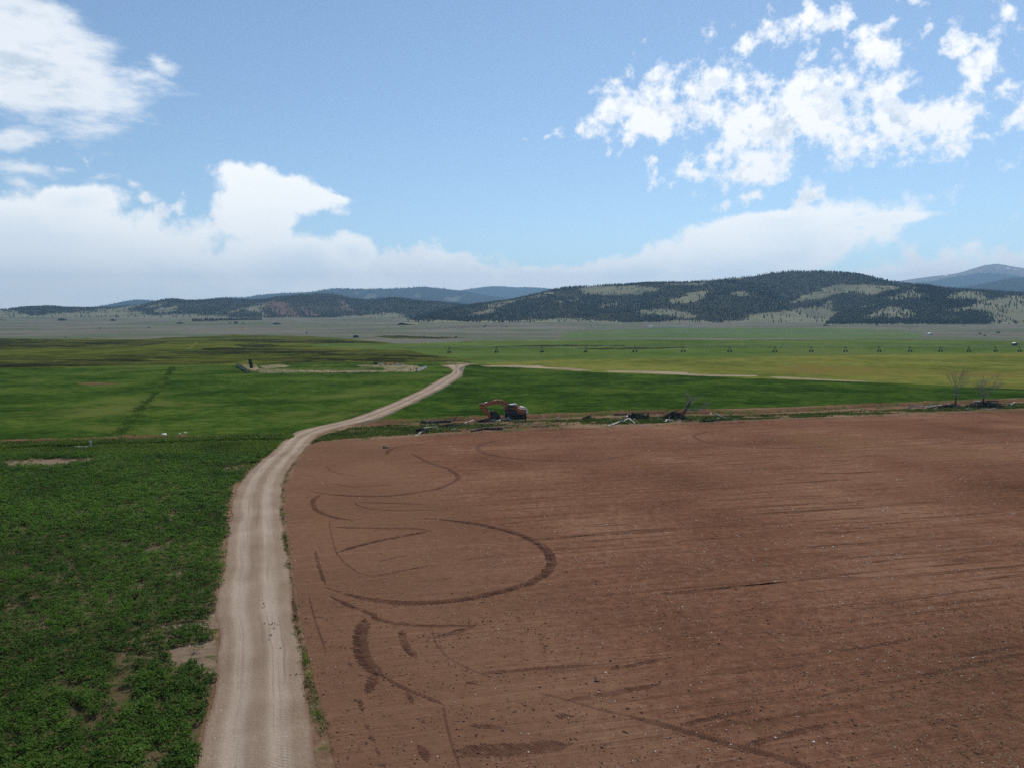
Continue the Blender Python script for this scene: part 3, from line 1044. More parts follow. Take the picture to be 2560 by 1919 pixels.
r2_grass = [Z3([(1290, 278), (1400, 233), (1440, 216), (1600, 248), (1590, 272), (1480, 283), (1330, 288)]),
            Z3([(1450, 222), (1480, 200), (1545, 192), (1565, 207), (1480, 225)]),
            Z3([(1670, 275), (1780, 230), (1900, 218), (1990, 255), (1985, 282), (1900, 292), (1700, 280)]),
            Z3([(1200, 415), (1195, 383), (1300, 333), (1400, 322), (1500, 368), (1515, 388), (1380, 393), (1260, 404), (1215, 430)]),
            Z3([(1720, 352), (1900, 308), (2070, 258), (2212, 250), (4000, 250), (4000, 480), (2000, 440), (2005, 390), (1900, 362), (1760, 362)]),
            Z3([(800, 432), (1230, 436), (1500, 432), (1800, 446), (4000, 440), (4000, 560), (800, 560)]),
            Z3([(1160, 325), (1300, 300), (1310, 308), (1170, 332)])]
R2 = Hill('hills', r2_crest, 2080, 1560, HM_NEAR, 1.0, r2_grass, seed=23, nx=340, nt=100, warp=7, rough=0.4)
l1_crest = [(-900, 790), (-400, 780), (-100, 778), (16, 776), (70, 769), (89, 770), (128, 766), (156, 771), (218, 772), (272, 771), (350, 763), (404, 752), (435, 748), (459, 754), (498, 754), (564, 749), (610, 752), (661, 752), (684, 746), (740, 741), (797, 737), (836, 735), (860, 743), (899, 751), (957, 747), (988, 746), (1047, 754), (1101, 758), (1155, 761), (1230, 772), (1320, 800), (1360, 815)]
l1_grass = [Z1([(190, 388), (300, 372), (500, 360), (640, 348), (760, 330), (860, 312), (960, 305), (880, 332), (850, 357), (700, 377), (540, 390), (330, 392)]),
            Z1([(930, 325), (1080, 290), (1075, 312), (960, 338)]),
            Z1([(1000, 362), (1040, 340), (1135, 322), (1150, 342), (1060, 374)]),
            Z1([(1460, 368), (1560, 330), (1700, 312), (1700, 345), (1640, 352), (1720, 385), (1700, 405), (1640, 360), (1560, 347)]),
            Z1([(-2000, 350), (0, 345), (90, 350), (200, 385), (560, 392), (860, 358), (1000, 380), (1250, 372), (1450, 392), (1700, 412), (2212, 390), (2400, 372), (2600, 372), (2600, 520), (-2000, 520)]),
            Z1([(560, 380), (700, 360), (800, 355), (820, 375), (650, 392)])]
l1_scree = [Z1([(1690, 310), (1760, 285), (1820, 290), (1900, 350), (1940, 395), (1850, 405), (1780, 372)]),
            Z1([(1930, 325), (1990, 360), (2070, 390), (2010, 388), (1950, 350)]),
            Z2([(-40, 270), (20, 300), (60, 350), (20, 345), (-30, 310)])]
L1 = Hill('hills', l1_crest, 3300, 2450, HM_LEFT, 1.0, l1_grass, l1_scree, seed=37, nx=480, nt=100, scale=1.2, warp=6, rough=0.5)
l2_crest = [(-900, 800), (160, 795), (222, 772), (272, 763), (323, 752), (358, 751), (389, 754), (467, 752), (505, 751), (560, 745), (583, 744), (607, 747), (638, 740), (700, 734), (778, 732), (816, 725), (848, 721), (899, 725), (957, 723), (1023, 721), (1062, 717), (1093, 721), (1132, 725), (1155, 727), (1210, 740), (1268, 746), (1400, 765), (1700, 790)]
l2_grass = [Z2([(120, 265), (180, 245), (230, 262), (190, 285)]), Z2([(640, 290), (680, 265), (760, 260), (740, 290)]), Z2([(440, 250), (470, 235), (500, 258), (470, 275)]), Z2([(60, 240), (110, 232), (120, 250)])]
L2 = Hill('hills', l2_crest, 8200, 6300, HM_FAR, 1.0, l2_grass, seed=51, nx=420, nt=90, scale=2.2, warp=6)
l3_crest = [(900, 800), (1080, 740), (1155, 726), (1190, 721), (1229, 716), (1249, 715), (1280, 719), (1327, 718), (1365, 721), (1389, 724), (1450, 720), (1600, 706), (1625, 703), (1650, 707), (1800, 740), (2200, 790)]
L3 = Hill('hills', l3_crest, 11500, 9600, HM_FAR, 1.0, [], seed=63, nx=260, nt=60, scale=3.0)
r3_crest = [(2000, 760), (2180, 712), (2244, 703), (2338, 690), (2396, 683), (2439, 668), (2470, 660), (2493, 660), (2528, 667), (2560, 672), (2640, 690), (2760, 690), (2900, 680), (3100, 700), (3500, 760)]
r3_rock = [[(2200, 600), (2244, 712), (2330, 703), (2400, 690), (2440, 683), (2500, 684), (2560, 690), (2700, 700), (3600, 720), (3600, 600)]]
r3_grass = [Z3([(2080, 110), (2212, 85), (2400, 80), (2300, 120), (2100, 135)]), Z3([(2100, 238), (2180, 225), (2190, 240), (2110, 250)])]
r3_snow = [Z3([(2020, 78), (2050, 73), (2062, 80), (2030, 84)]), Z3([(2085, 74), (2130, 79), (2120, 84), (2090, 80)]), Z3([(2150, 84), (2170, 86), (2160, 90)]), Z3([(1690, 126), (1730, 121), (1735, 125), (1700, 131)])]
R3 = Hill('mountain', r3_crest, 10000, 7200, HM_FAR, 1.0, r3_grass, rock=r3_rock, snow=r3_snow, seed=71, nx=300, nt=90, scale=2.6, warp=3)
r4_crest = [(2150, 760), (2260, 735), (2330, 726), (2384, 722), (2440, 716), (2500, 702), (2560, 694), (2650, 688), (2800, 700), (3300, 760)]
R4 = Hill('hills', r4_crest, 6000, 4600, HM_FAR, 1.0, [Z3([(2095, 240), (2170, 222), (2190, 238), (2110, 252)])], seed=83, nx=240, nt=70, scale=1.8, warp=3)


def cone_trees(P, h, tone, sides=5, few=False):
    """many small conifers as one mesh: three jagged skirts each"""
    n = len(P)
    r = np.random.default_rng(5)
    tiers = [(0.06, 0.55, 0.24), (0.32, 0.80, 0.18), (0.60, 1.0, 0.12)]
    if few:
        tiers, sides = [(0.05, 0.7, 0.26), (0.4, 1.0, 0.17)], 4
    V, Fc, A = [], [], []
    rot = r.uniform(0, 6.28, n)
    base = 0
    for (z0, z1, rad) in tiers:
        ang = rot[:, None] + np.arange(sides)[None, :] * 2 * math.pi / sides
        rr = h[:, None] * rad * r.uniform(0.7, 1.3, (n, sides))
        ring = np.stack([P[:, None, 0] + np.cos(ang) * rr, P[:, None, 1] + np.sin(ang) * rr, P[:, None, 2] + h[:, None] * (z0 + r.uniform(-0.05, 0.05, (n, sides)))], -1)
        top = np.stack([P[:, 0], P[:, 1], P[:, 2] + h * z1], -1)[:, None, :]
        v = np.concatenate([ring, top], 1)
        V.append(v.reshape(-1, 3))
        i0 = base + np.arange(n)[:, None] * (sides + 1)
        k = np.arange(sides)[None, :]
        Fc.append(np.stack([i0 + k, i0 + (k + 1) % sides, i0 + sides + 0 * k], -1).reshape(-1, 3))
        A.append(np.repeat(tone, sides + 1))
        base += n * (sides + 1)
    return np.concatenate(V), np.concatenate(Fc), np.concatenate(A)


def conifer_material(name, dark, light):
    m = Mat(name)
    m.color(m.ramp(m.attr('tone').outputs['Fac'], [(0.0, dark), (1.0, light)]))
    m.b.inputs['Roughness'].default_value = 0.8
    return m.m


M['conifer'] = conifer_material('conifer_needles', (0.012, 0.019, 0.013), (0.055, 0.068, 0.038))
M['bark'] = plain('bark', (0.075, 0.058, 0.045), 0.9, grain=0.4)

near = np.concatenate([R1.scatter(44000, 1, sparse=0.04), R2.scatter(24000, 2, sparse=0.04)])
left = L1.scatter(30000, 3, sparse=0.05)
far = np.concatenate([L2.scatter(12000, 4, 0.2, sparse=0.1), L3.scatter(3000, 5, 0.4), R3.scatter(6000, 6, 0.1), R4.scatter(6000, 7, 0.1)])
order = np.argsort(near[:, 1])
near = near[order]
hn = rng.uniform(3.8, 8.6, len(near))
tn = np.clip(fbm(near[:, 0] / 110, near[:, 1] / 150, 91, 4) * 2.2 - 0.75 + rng.uniform(-0.3, 0.3, len(near)), 0, 1)
solo = near[:300]
tags_wood = [('forest', near[300:], hn[300:], tn[300:]), ('forest', left, rng.uniform(4.5, 9, len(left)), rng.uniform(0, 0.9, len(left))), ('forest', far, rng.uniform(9, 16, len(far)), rng.uniform(0, 0.8, len(far)))]
for nm, P, h, tone in tags_wood:
    V, Fc, A = cone_trees(P, h, tone, 4, P is far)
    tag(link(nm, np_mesh(nm, V, Fc, False, {'tone': A}), M['conifer']), kind='stuff')


# single conifers along the foot of the hills
def conifer_mesh(seed, sides=7, tiers=5):
    r = np.random.default_rng(seed)
    V, Fc = [], []
    for k in range(tiers):
        z0 = 0.08 + 0.17 * k
        z1 = min(1.0, z0 + 0.36)
        rad = 0.27 * (1 - 0.8 * k / tiers)
        b = len(V)
        for s in range(sides):
            a = 2 * math.pi * s / sides + k
            q = rad * r.uniform(0.65, 1.25)
            V.append((math.cos(a) * q, math.sin(a) * q, z0 + r.uniform(-0.04, 0.04)))
        V.append((r.uniform(-.02, .02), r.uniform(-.02, .02), z1))
        Fc += [(b + s, b + (s + 1) % sides, b + sides) for s in range(sides)]
    return np_mesh('crown', np.array(V), np.array(Fc), False, {'tone': r.uniform(0, 1, len(V))})


def trunk_mesh():
    b = MB().tube([(0, 0, -0.08), (0, 0, 0.3), (0, 0, 0.8)], [0.028, 0.022, 0.008], 5)
    me = bpy.data.meshes.new('trunk')
    me.from_pydata(b.v, [], b.f)
    me.materials.append(M['bark'])
    return me


crowns = [conifer_mesh(i) for i in range(5)]
for c_ in crowns:
    c_.materials.append(M['conifer'])
tm = trunk_mesh()


def conifer(P, h, label, group, name='conifer'):
    e = empty(name, (float(P[0]), float(P[1]), float(P[2])), random.uniform(0, 6.28))
    w_ = h * (1.7 if 'windbreak' in group else 1.0)
    e.scale = (w_ * random.uniform(.85, 1.2), w_ * random.uniform(.85, 1.2), h)
    link('crown', random.choice(crowns), None, e)
    link('trunk', tm, None, e)
    tag(e, label, 'tree', group)
    return e


for P, h in zip(solo, hn[:300]):
    conifer(P, h, 'small dark conifer on the grassy foot of the right-hand hills', 'conifers along the foot of the hills')
# planted windbreak far out on the plain
for i in range(58):
    q = unproject(482 + i * 3.0 + random.uniform(-1.5, 1.5), 803.5 - i * 0.06 + random.uniform(-.5, .5))
    conifer(q, random.uniform(5.5, 8.5), 'dark conifer in the long windbreak row far left on the plain', 'windbreak conifers')


# ---------------------------------------------------------- crop and grasses
def tufts(name, P, height, radius, nleaf, leafw, mat, seed, tone0, kind='stuff', spread=1.0, parent=None):
    """leaf clumps: every leaf is a bent blade of two quads standing in its clump"""
    r = np.random.default_rng(seed)
    n = len(P)
    height = np.broadcast_to(height, (n,))
    radius = np.broadcast_to(radius, (n,))
    a = r.uniform(0, 2 * math.pi, (n, nleaf))
    rr = np.sqrt(r.uniform(0, 1, (n, nleaf))) * radius[:, None]
    bx, by = P[:, None, 0] + np.cos(a) * rr, P[:, None, 1] + np.sin(a) * rr
    h = height[:, None] * r.uniform(0.55, 1.1, (n, nleaf)) * (1 - 0.35 * (rr / np.maximum(radius[:, None], 1e-3)) ** 2)
    lean = r.uniform(0.15, 0.75, (n, nleaf)) * spread
    b = a + r.uniform(-0.9, 0.9, (n, nleaf))
    dx, dy = np.cos(b) * lean * h, np.sin(b) * lean * h
    wx, wy = -np.sin(b), np.cos(b)
    w = leafw * r.uniform(0.6, 1.3, (n, nleaf))
    z0 = P[:, None, 2] + h * 0.25
    pts = []
    for (t, zz, ww) in ((0.0, 0.0, 0.5), (0.45, 0.62, 1.0), (1.0, 0.80, 0.25)):
        cx, cy, cz = bx + dx * t, by + dy * t, z0 + (h * 0.8) * zz
        pts.append(np.stack([cx - wx * w * ww / 2, cy - wy * w * ww / 2, cz], -1))
        pts.append(np.stack([cx + wx * w * ww / 2, cy + wy * w * ww / 2, cz], -1))
    V = np.stack(pts, 2).reshape(-1, 3)
    i0 = np.arange(n * nleaf)[:, None] * 6
    Fc = np.concatenate([i0 + np.array([[0, 1, 3, 2]]), i0 + np.array([[2, 3, 5, 4]])], 0)
    tone = np.clip(tone0[:, None] + r.uniform(-0.28, 0.28, (n, nleaf)), 0, 1)
    me = np_mesh(name, V, Fc, False, {'tone': np.repeat(tone.ravel(), 6)})
    o = link(name, me, mat, parent)
    o['kind'] = kind
    return o


def leafy(name, P, height, radius, nleaf, size, mat, seed, tone0):
    """leafy crop plants: small leaflets spread through a dome-shaped clump"""
    r = np.random.default_rng(seed)
    n = len(P)
    sh = (n, nleaf)
    a = r.uniform(0, 2 * math.pi, sh)
    q = np.sqrt(r.uniform(0, 1, sh))
    z = height[:, None] * (1 - 0.45 * q * q) * r.uniform(0.35, 1.0, sh) ** 0.6
    c = np.stack([P[:, None, 0] + np.cos(a) * q * radius, P[:, None, 1] + np.sin(a) * q * radius, P[:, None, 2] + z], -1)
    b = r.uniform(0, 2 * math.pi, sh)
    tilt = r.uniform(-0.35, 0.9, sh)
    u = np.stack([np.cos(b) * np.cos(tilt), np.sin(b) * np.cos(tilt), -np.sin(tilt)], -1)
    w = np.stack([-np.sin(b), np.cos(b), r.uniform(-0.5, 0.5, sh)], -1)
    s = size * r.uniform(0.6, 1.35, sh)[..., None]
    V = np.stack([c - u * s * 0.9, c + w * s * 0.42, c + u * s * 0.9, c - w * s * 0.42], 2).reshape(-1, 3)
    Fc = np.arange(n * nleaf * 4).reshape(-1, 4)
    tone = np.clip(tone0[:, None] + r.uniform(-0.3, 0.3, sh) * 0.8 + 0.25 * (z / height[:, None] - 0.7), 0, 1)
    o = link(name, np_mesh(name, V, Fc, False, {'tone': np.repeat(tone.ravel(), 4)}), mat)
    o['kind'] = 'stuff'
    return o


def scatter_px(outline, n, seed, pad=1.0):
    """n even points on the ground inside a pixel outline (even in metres)"""
    a = wobble(outline, 4, 1.0, 6, seed)
    G = unproject(a[:, 0], a[:, 1])[:, :2]
    r = np.random.default_rng(seed)
    lo, hi = G.min(0), G.max(0)
    q = r.uniform(lo, hi, (n, 2))
    q = q[in_poly(q[:, 0], q[:, 1], G)]
    return np.column_stack([q, np.zeros(len(q))])


def alfalfa():
    r = np.random.default_rng(3)
    G = unproject(*np.array([(x, min(y, 2200)) for x, y in crop_outline]).T)[:, :2]
    pts = []
    for (y0, y1, dens) in ((21, 38, 15.0), (38, 60, 11.0), (60, 88, 9.5), (88, 101, 8.0)):
        xl = -0.72 * y1 - 3
        area = (2 - xl) * (y1 - y0)
        q = np.column_stack([r.uniform(xl, 2, int(area * dens)), r.uniform(y0, y1, int(area * dens))])
        q = q[q[:, 0] > -0.72 * q[:, 1] - 2]
        pts.append(q)
    q = np.concatenate(pts)
    edge = (fbm(q[:, 0] / 0.9, q[:, 1] / 0.9, 5, 3) - 0.5) * 1.3
    edge2 = (fbm(q[:, 0] / 0.9, q[:, 1] / 0.9, 6, 3) - 0.5) * 1.3
    q = q[in_poly(q[:, 0] + edge, q[:, 1] + edge2, G)]
    px = project(np.column_stack([q, np.zeros(len(q))]))
    jx, jy = px[:, 0] + (fbm(q[:, 0] * 2, q[:, 1] * 2, 8, 2) - .5) * 24, px[:, 1] + (fbm(q[:, 0] * 2, q[:, 1] * 2, 9, 2) - .5) * 14
    keep = np.ones(len(q), bool)
    for b in bare:
        keep &= ~in_poly(jx, jy, b) | (r.uniform(0, 1, len(q)) < 0.05)
    thin = np.zeros(len(q))
    # worn, thin places in the stand, some of them combed into stripes
    for (poly, amt) in ((ZB([(690, 390), (880, 400), (870, 560), (800, 700), (740, 920), (700, 930), (740, 760), (700, 640), (560, 620), (240, 650), (250, 590), (560, 590), (650, 620), (740, 520)]), 0.72),
                        (ZB([(470, 780), (600, 740), (760, 760), (720, 880), (580, 900)]), 0.5),
                        (ZB([(0, 110), (90, 90), (190, 130), (90, 150), (0, 145)]), 0.7), (ZB([(780, 280), (900, 240), (930, 255), (830, 300)]), 0.6),
                        (ZB([(960, 1010), (1040, 960), (1060, 1129), (980, 1129)]), 0.7), (ZB([(680, 1129), (840, 1010), (870, 1030), (760, 1129)]), 0.5),
                        (ZB([(1000, 740), (1100, 690), (1110, 710), (1020, 760)]), 0.6),
                        (ZA([(940, 600), (1000, 560), (1090, 560), (1060, 610)]), 0.8), (ZA([(1260, 660), (1330, 630), (1430, 640), (1400, 690)]), 0.65),
                        (ZA([(1180, 780), (1280, 740), (1340, 745), (1260, 790)]), 0.6), (ZA([(1120, 970), (1260, 890), (1390, 860), (1300, 930), (1160, 990)]), 0.75),
                        (ZA([(350, 1170), (420, 1130), (560, 1140), (520, 1180)]), 0.6), (ZA([(380, 1010), (440, 960), (520, 970), (440, 1010)]), 0.5), (ZA([(1380, 1100), (1460, 1085), (1480, 1190), (1450, 1190)]), 0.6)):
        thin[in_poly(jx, jy, poly)] = amt
    stripe = 0.5 + 0.5 * np.sin((q[:, 0] * 0.93 - q[:, 1] * 0.36) * 2 * math.pi / 0.75)
    keep &= r.uniform(0, 1, len(q)) > thin * (0.85 + 0.75 * stripe)
    q = q[keep]
    P = np.column_stack([q, np.full(len(q), 0.03)])
    vig = fbm(q[:, 0] / 5, q[:, 1] / 5, 12, 4)
    vig2 = fbm(q[:, 0] / 0.8, q[:, 1] / 0.8, 13, 2)
    h = 0.20 + 0.30 * vig + 0.22 * vig2
    tone = np.clip(0.05 + 0.75 * vig + 0.7 * (vig2 - 0.5), 0, 1)
    d = q[:, 1]
    ne = d < 60
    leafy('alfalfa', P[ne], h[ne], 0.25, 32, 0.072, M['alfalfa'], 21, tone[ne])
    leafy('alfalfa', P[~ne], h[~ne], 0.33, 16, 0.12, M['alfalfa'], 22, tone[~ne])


alfalfa()


def strip_grasses():
    # overgrown old ditch running up through the left pasture
    r0 = np.random.default_rng(12)
    P, L_ = resample(Z1([(1110, 715), (1085, 760), (1050, 820), (1000, 880), (960, 920), (900, 980), (865, 1030), (830, 1090), (760, 1140), (715, 1165)]), 3600)
    P = P + np.column_stack([r0.normal(0, 0.55, len(P)), r0.normal(0, 0.8, len(P)), np.zeros(len(P))])
    s0 = np.linspace(0, L_, len(P))
    kk = r0.uniform(0, 1, len(P)) < np.clip(fbm(s0 / 5, s0 * 0, 90, 3) * 1.6 - 0.62, 0.02, 0.5)
    P = P[kk]
    P[:, 2] = 0.03
    tufts('ditch_grass', P, r0.uniform(0.12, 0.34, len(P)), 0.45, 6, 0.15, M['grass'], 36, r0.uniform(0.15, 0.75, len(P)))
    # line of grass between road and tilled field
    mid = [(742, 1150), (716, 1190), (707, 1225), (704, 1277), (713, 1349), (722, 1422), (731, 1503), (744, 1590), (768, 1694), (796, 1791), (828, 1888), (850, 1980), (900, 2200)]
    P, L_ = resample(mid, 1500)
    s = np.linspace(0, L_, len(P))
    r = np.random.default_rng(2)
    k = 0.55 * np.clip(fbm(s / 1.6, s * 0, 44, 4) * 3.4 - 1.25, 0.03, 1) * np.clip((P[:, 1] < 62) + 0.45, 0, 1)
    keep = r.uniform(0, 1, len(P)) < k
    Q = np.repeat(P[keep], 2, 0)
    Q[:, 0] += r.normal(0, 0.13, len(Q))
    Q[:, 1] += r.normal(0, 0.1, len(Q))
    Q[:, 2] = 0.03
    tufts('verge_grass', Q, r.uniform(0.06, 0.17, len(Q)), 0.12, 8, 0.03, M['grass'], 31, r.uniform(0, 0.55, len(Q)))
    Q = scatter_px([(-230, 1116), (0, 1104), (300, 1094), (640, 1087), (640, 1094), (300, 1100), (0, 1111)], 9000, 59)
    g = fbm(Q[:, 0] / 5, Q[:, 1] / 3, 67, 3)
    Q = Q[(g > 0.52) | (r.uniform(0, 1, len(Q)) < 0.12)]
    Q[:, 2] = 0.12
    tufts('verge_grass', Q, r.uniform(0.1, 0.4, len(Q)), 0.3, 6, 0.10, M['grass'], 38, r.uniform(0.1, 0.9, len(Q)))
    # cleared strip between field and pasture: grass with gaps of earth
    out = [(800, 1092), (820, 1084), (880, 1070), (1000, 1062), (1150, 1060), (1290, 1052), (1400, 1050), (1500, 1046), (1620, 1044), (1720, 1040), (1800, 1040), (1960, 1036), (2200, 1026), (2350, 1020), (2560, 1008), (2700, 1002),
           (2700, 1016), (2560, 1021), (2300, 1030), (2200, 1036), (1972, 1045), (1720, 1055), (1443, 1064), (1300, 1069), (1150, 1078), (1000, 1088), (860, 1097), (800, 1103), (778, 1112), (785, 1102)]
    Q = scatter_px(out, 150000, 55)
    g = fbm(Q[:, 0] / 6, Q[:, 1] / 2.5, 61, 4)
    lim = np.where(Q[:, 0] < -8, 0.33, 0.46)
    Q = Q[(g > lim) | (r.uniform(0, 1, len(Q)) < 0.06)]
    Q[:, 2] = 0.02
    tufts('verge_grass', Q, r.uniform(0.10, 0.38, len(Q)), 0.28, 5, 0.11, M['grass'], 32, np.clip(fbm(Q[:, 0] / 4, Q[:, 1] / 4, 62, 3) * 1.1 - 0.1, 0, 1))
    # ditch bank: long grass in front of the bare spoil, and the grass strip
    out = [(FAR_L / 4, 1112), (0, 1108), (230, 1101), (440, 1097), (580, 1092), (700, 1087), (740, 1090), (712, 1100), (580, 1100), (440, 1106), (230, 1113), (0, 1121), (FAR_L / 4, 1126)]
    Q = scatter_px(out, 17000, 56)
    Q[:, 2] = 0.05
    tufts('ditch_grass', Q, 0.2 + 0.4 * fbm(Q[:, 0] / 3, Q[:, 1] / 3, 63, 3), 0.35, 6, 0.11, M['grass'], 33, np.clip(fbm(Q[:, 0] / 4, Q[:, 1] / 4, 64, 3) * 1.2 + 0.1, 0, 1))
    out = [(-220, 1150), (-220, 1126), (0, 1121), (230, 1113), (440, 1106), (700, 1100), (690, 1120), (655, 1146), (590, 1150), (300, 1142), (0, 1146)]
    Q = scatter_px(out, 14000, 57)
    Q[:, 2] = 0.03
    tufts('meadow_grass', Q, 0.10 + 0.25 * fbm(Q[:, 0] / 3, Q[:, 1] / 3, 65, 3), 0.35, 5, 0.12, M['grass'], 34, np.clip(fbm(Q[:, 0] / 5, Q[:, 1] / 5, 66, 4) * 1.5 + 0.0, 0, 1))
    # ragged crop seedlings on the roadside corner
    out = [(540, 1180), (600, 1160), (655, 1148), (625, 1176), (602, 1205), (580, 1210)]
    Q = scatter_px(out, 3000, 58)
    Q = Q[r.uniform(0, 1, len(Q)) < 0.5]
    Q[:, 2] = 0.03
    tufts('verge_grass', Q, 0.15, 0.3, 5, 0.08, M['grass'], 35, r.uniform(0.3, 1, len(Q)))


strip_grasses()


# --------------------------------------------------- low earth banks (relief)
def bank(name, line, width, height, mat, seed):
    P, L_ = resample(line, 320)
    t = np.linspace(-1, 1, 13)
    tang = np.gradient(P[:, :2], axis=0)
    tang /= np.linalg.norm(tang, axis=1, keepdims=True) + 1e-9
    nrm = np.stack([-tang[:, 1], tang[:, 0]], -1)
    s = np.linspace(0, L_, len(P))
    hh = height * np.clip(0.25 + 1.3 * fbm(s / 6, s * 0, seed, 4), 0, 1.6) * np.clip(np.minimum(s, L_ - s) / 6.0, 0.0, 1)
    V = np.zeros((len(P), 13, 3))
    V[:, :, :2] = P[:, None, :2] + nrm[:, None, :] * t[None, :, None] * (width * (0.7 + 0.6 * fbm(s / 8, s * 0 + 4, seed + 1, 3)))[:, None, None]
    prof = np.clip(1 - t ** 2, 0, 1)
    rough_ = fbm(V[:, :, 0] / 0.7, V[:, :, 1] / 0.7, seed + 2, 3)
    V[:, :, 2] = hh[:, None] * prof[None, :] * (0.5 + rough_) - 0.06 * (np.abs(t) > 0.95)[None, :]
    idx = np.arange(len(P) * 13).reshape(len(P), 13)
    Fc = np.stack([idx[:-1, :-1], idx[1:, :-1], idx[1:, 1:], idx[:-1, 1:]], -1).reshape(-1, 4)
    nz = 1 if True else 0
    return tag(link(name, np_mesh(name, V.reshape(-1, 3), Fc), mat), kind='structure')


bank('earth_bank', [(880, 1067), (930, 1061), (980, 1056), (1090, 1050), (1180, 1047), (1300, 1044), (1420, 1038), (1560, 1032), (1720, 1030), (1850, 1031), (2000, 1024), (2140, 1016), (2300, 1010), (2560, 1000), (2800, 992)], 2.4, 0.45, M['red_bank'], 5)
bank('earth_bank', [(-300, 1114), (0, 1107), (150, 1102), (270, 1099), (300, 1096), (420, 1093), (560, 1092), (610, 1091)], 1.5, 0.38, M['red_bank'], 9)
bank('field_edge_ridge', [(800, 1104), (860, 1100), (1078, 1088), (1249, 1078), (1443, 1069), (1720, 1059), (1972, 1047), (2205, 1039), (2560, 1026), (2800, 1019)], 0.8, 0.16, M['verge_soil'], 12)


# ------------------------------------------------------------- stones, clods
def pebbles(name, P, size, mat, seed, flat=0.6, tone=None):
    r = np.random.default_rng(seed)
    n = len(P)
    dirs = np.array([(1, 0, 0), (0, 1, 0), (-1, 0, 0), (0, -1, 0), (0, 0, 1), (0, 0, -1)], float)
    rot = r.uniform(0, 6.28, n)
    c, s = np.cos(rot), np.sin(rot)
    v = dirs[None] * (size[:, None, None] * r.uniform(0.6, 1.3, (n, 6, 1)))
    x = v[..., 0] * c[:, None] - v[..., 1] * s[:, None] * 0.7
    y = v[..., 0] * s[:, None] + v[..., 1] * c[:, None] * 0.7
    V = np.stack([x + P[:, None, 0], y + P[:, None, 1], v[..., 2] * flat + P[:, None, 2]], -1).reshape(-1, 3)
    f = np.array([(0, 1, 4), (1, 2, 4), (2, 3, 4), (3, 0, 4), (1, 0, 5), (2, 1, 5), (3, 2, 5), (0, 3, 5)])
    Fc = (np.arange(n)[:, None, None] * 6 + f[None]).reshape(-1, 3)
    t = r.uniform(0, 1, n) if tone is None else tone
    o = link(name, np_mesh(name, V, Fc, False, {'tone': np.repeat(t, 6)}), mat)
    return tag(o, kind='stuff')


def stone_material(name, a, b):
    m = Mat(name)
    m.color(m.ramp(m.attr('tone').outputs['Fac'], [(0, a), (1, b)]))
    m.b.inputs['Roughness'].default_value = 0.75
    return m.m


M['stone'] = stone_material('pale_stone', (0.42, 0.33, 0.24), (0.85, 0.76, 0.64))
M['clod'] = stone_material('soil_clod', (0.110, 0.058, 0.039), (0.200, 0.112, 0.076))
M['straw'] = stone_material('straw', (0.22, 0.17, 0.08), (0.36, 0.29, 0.15))


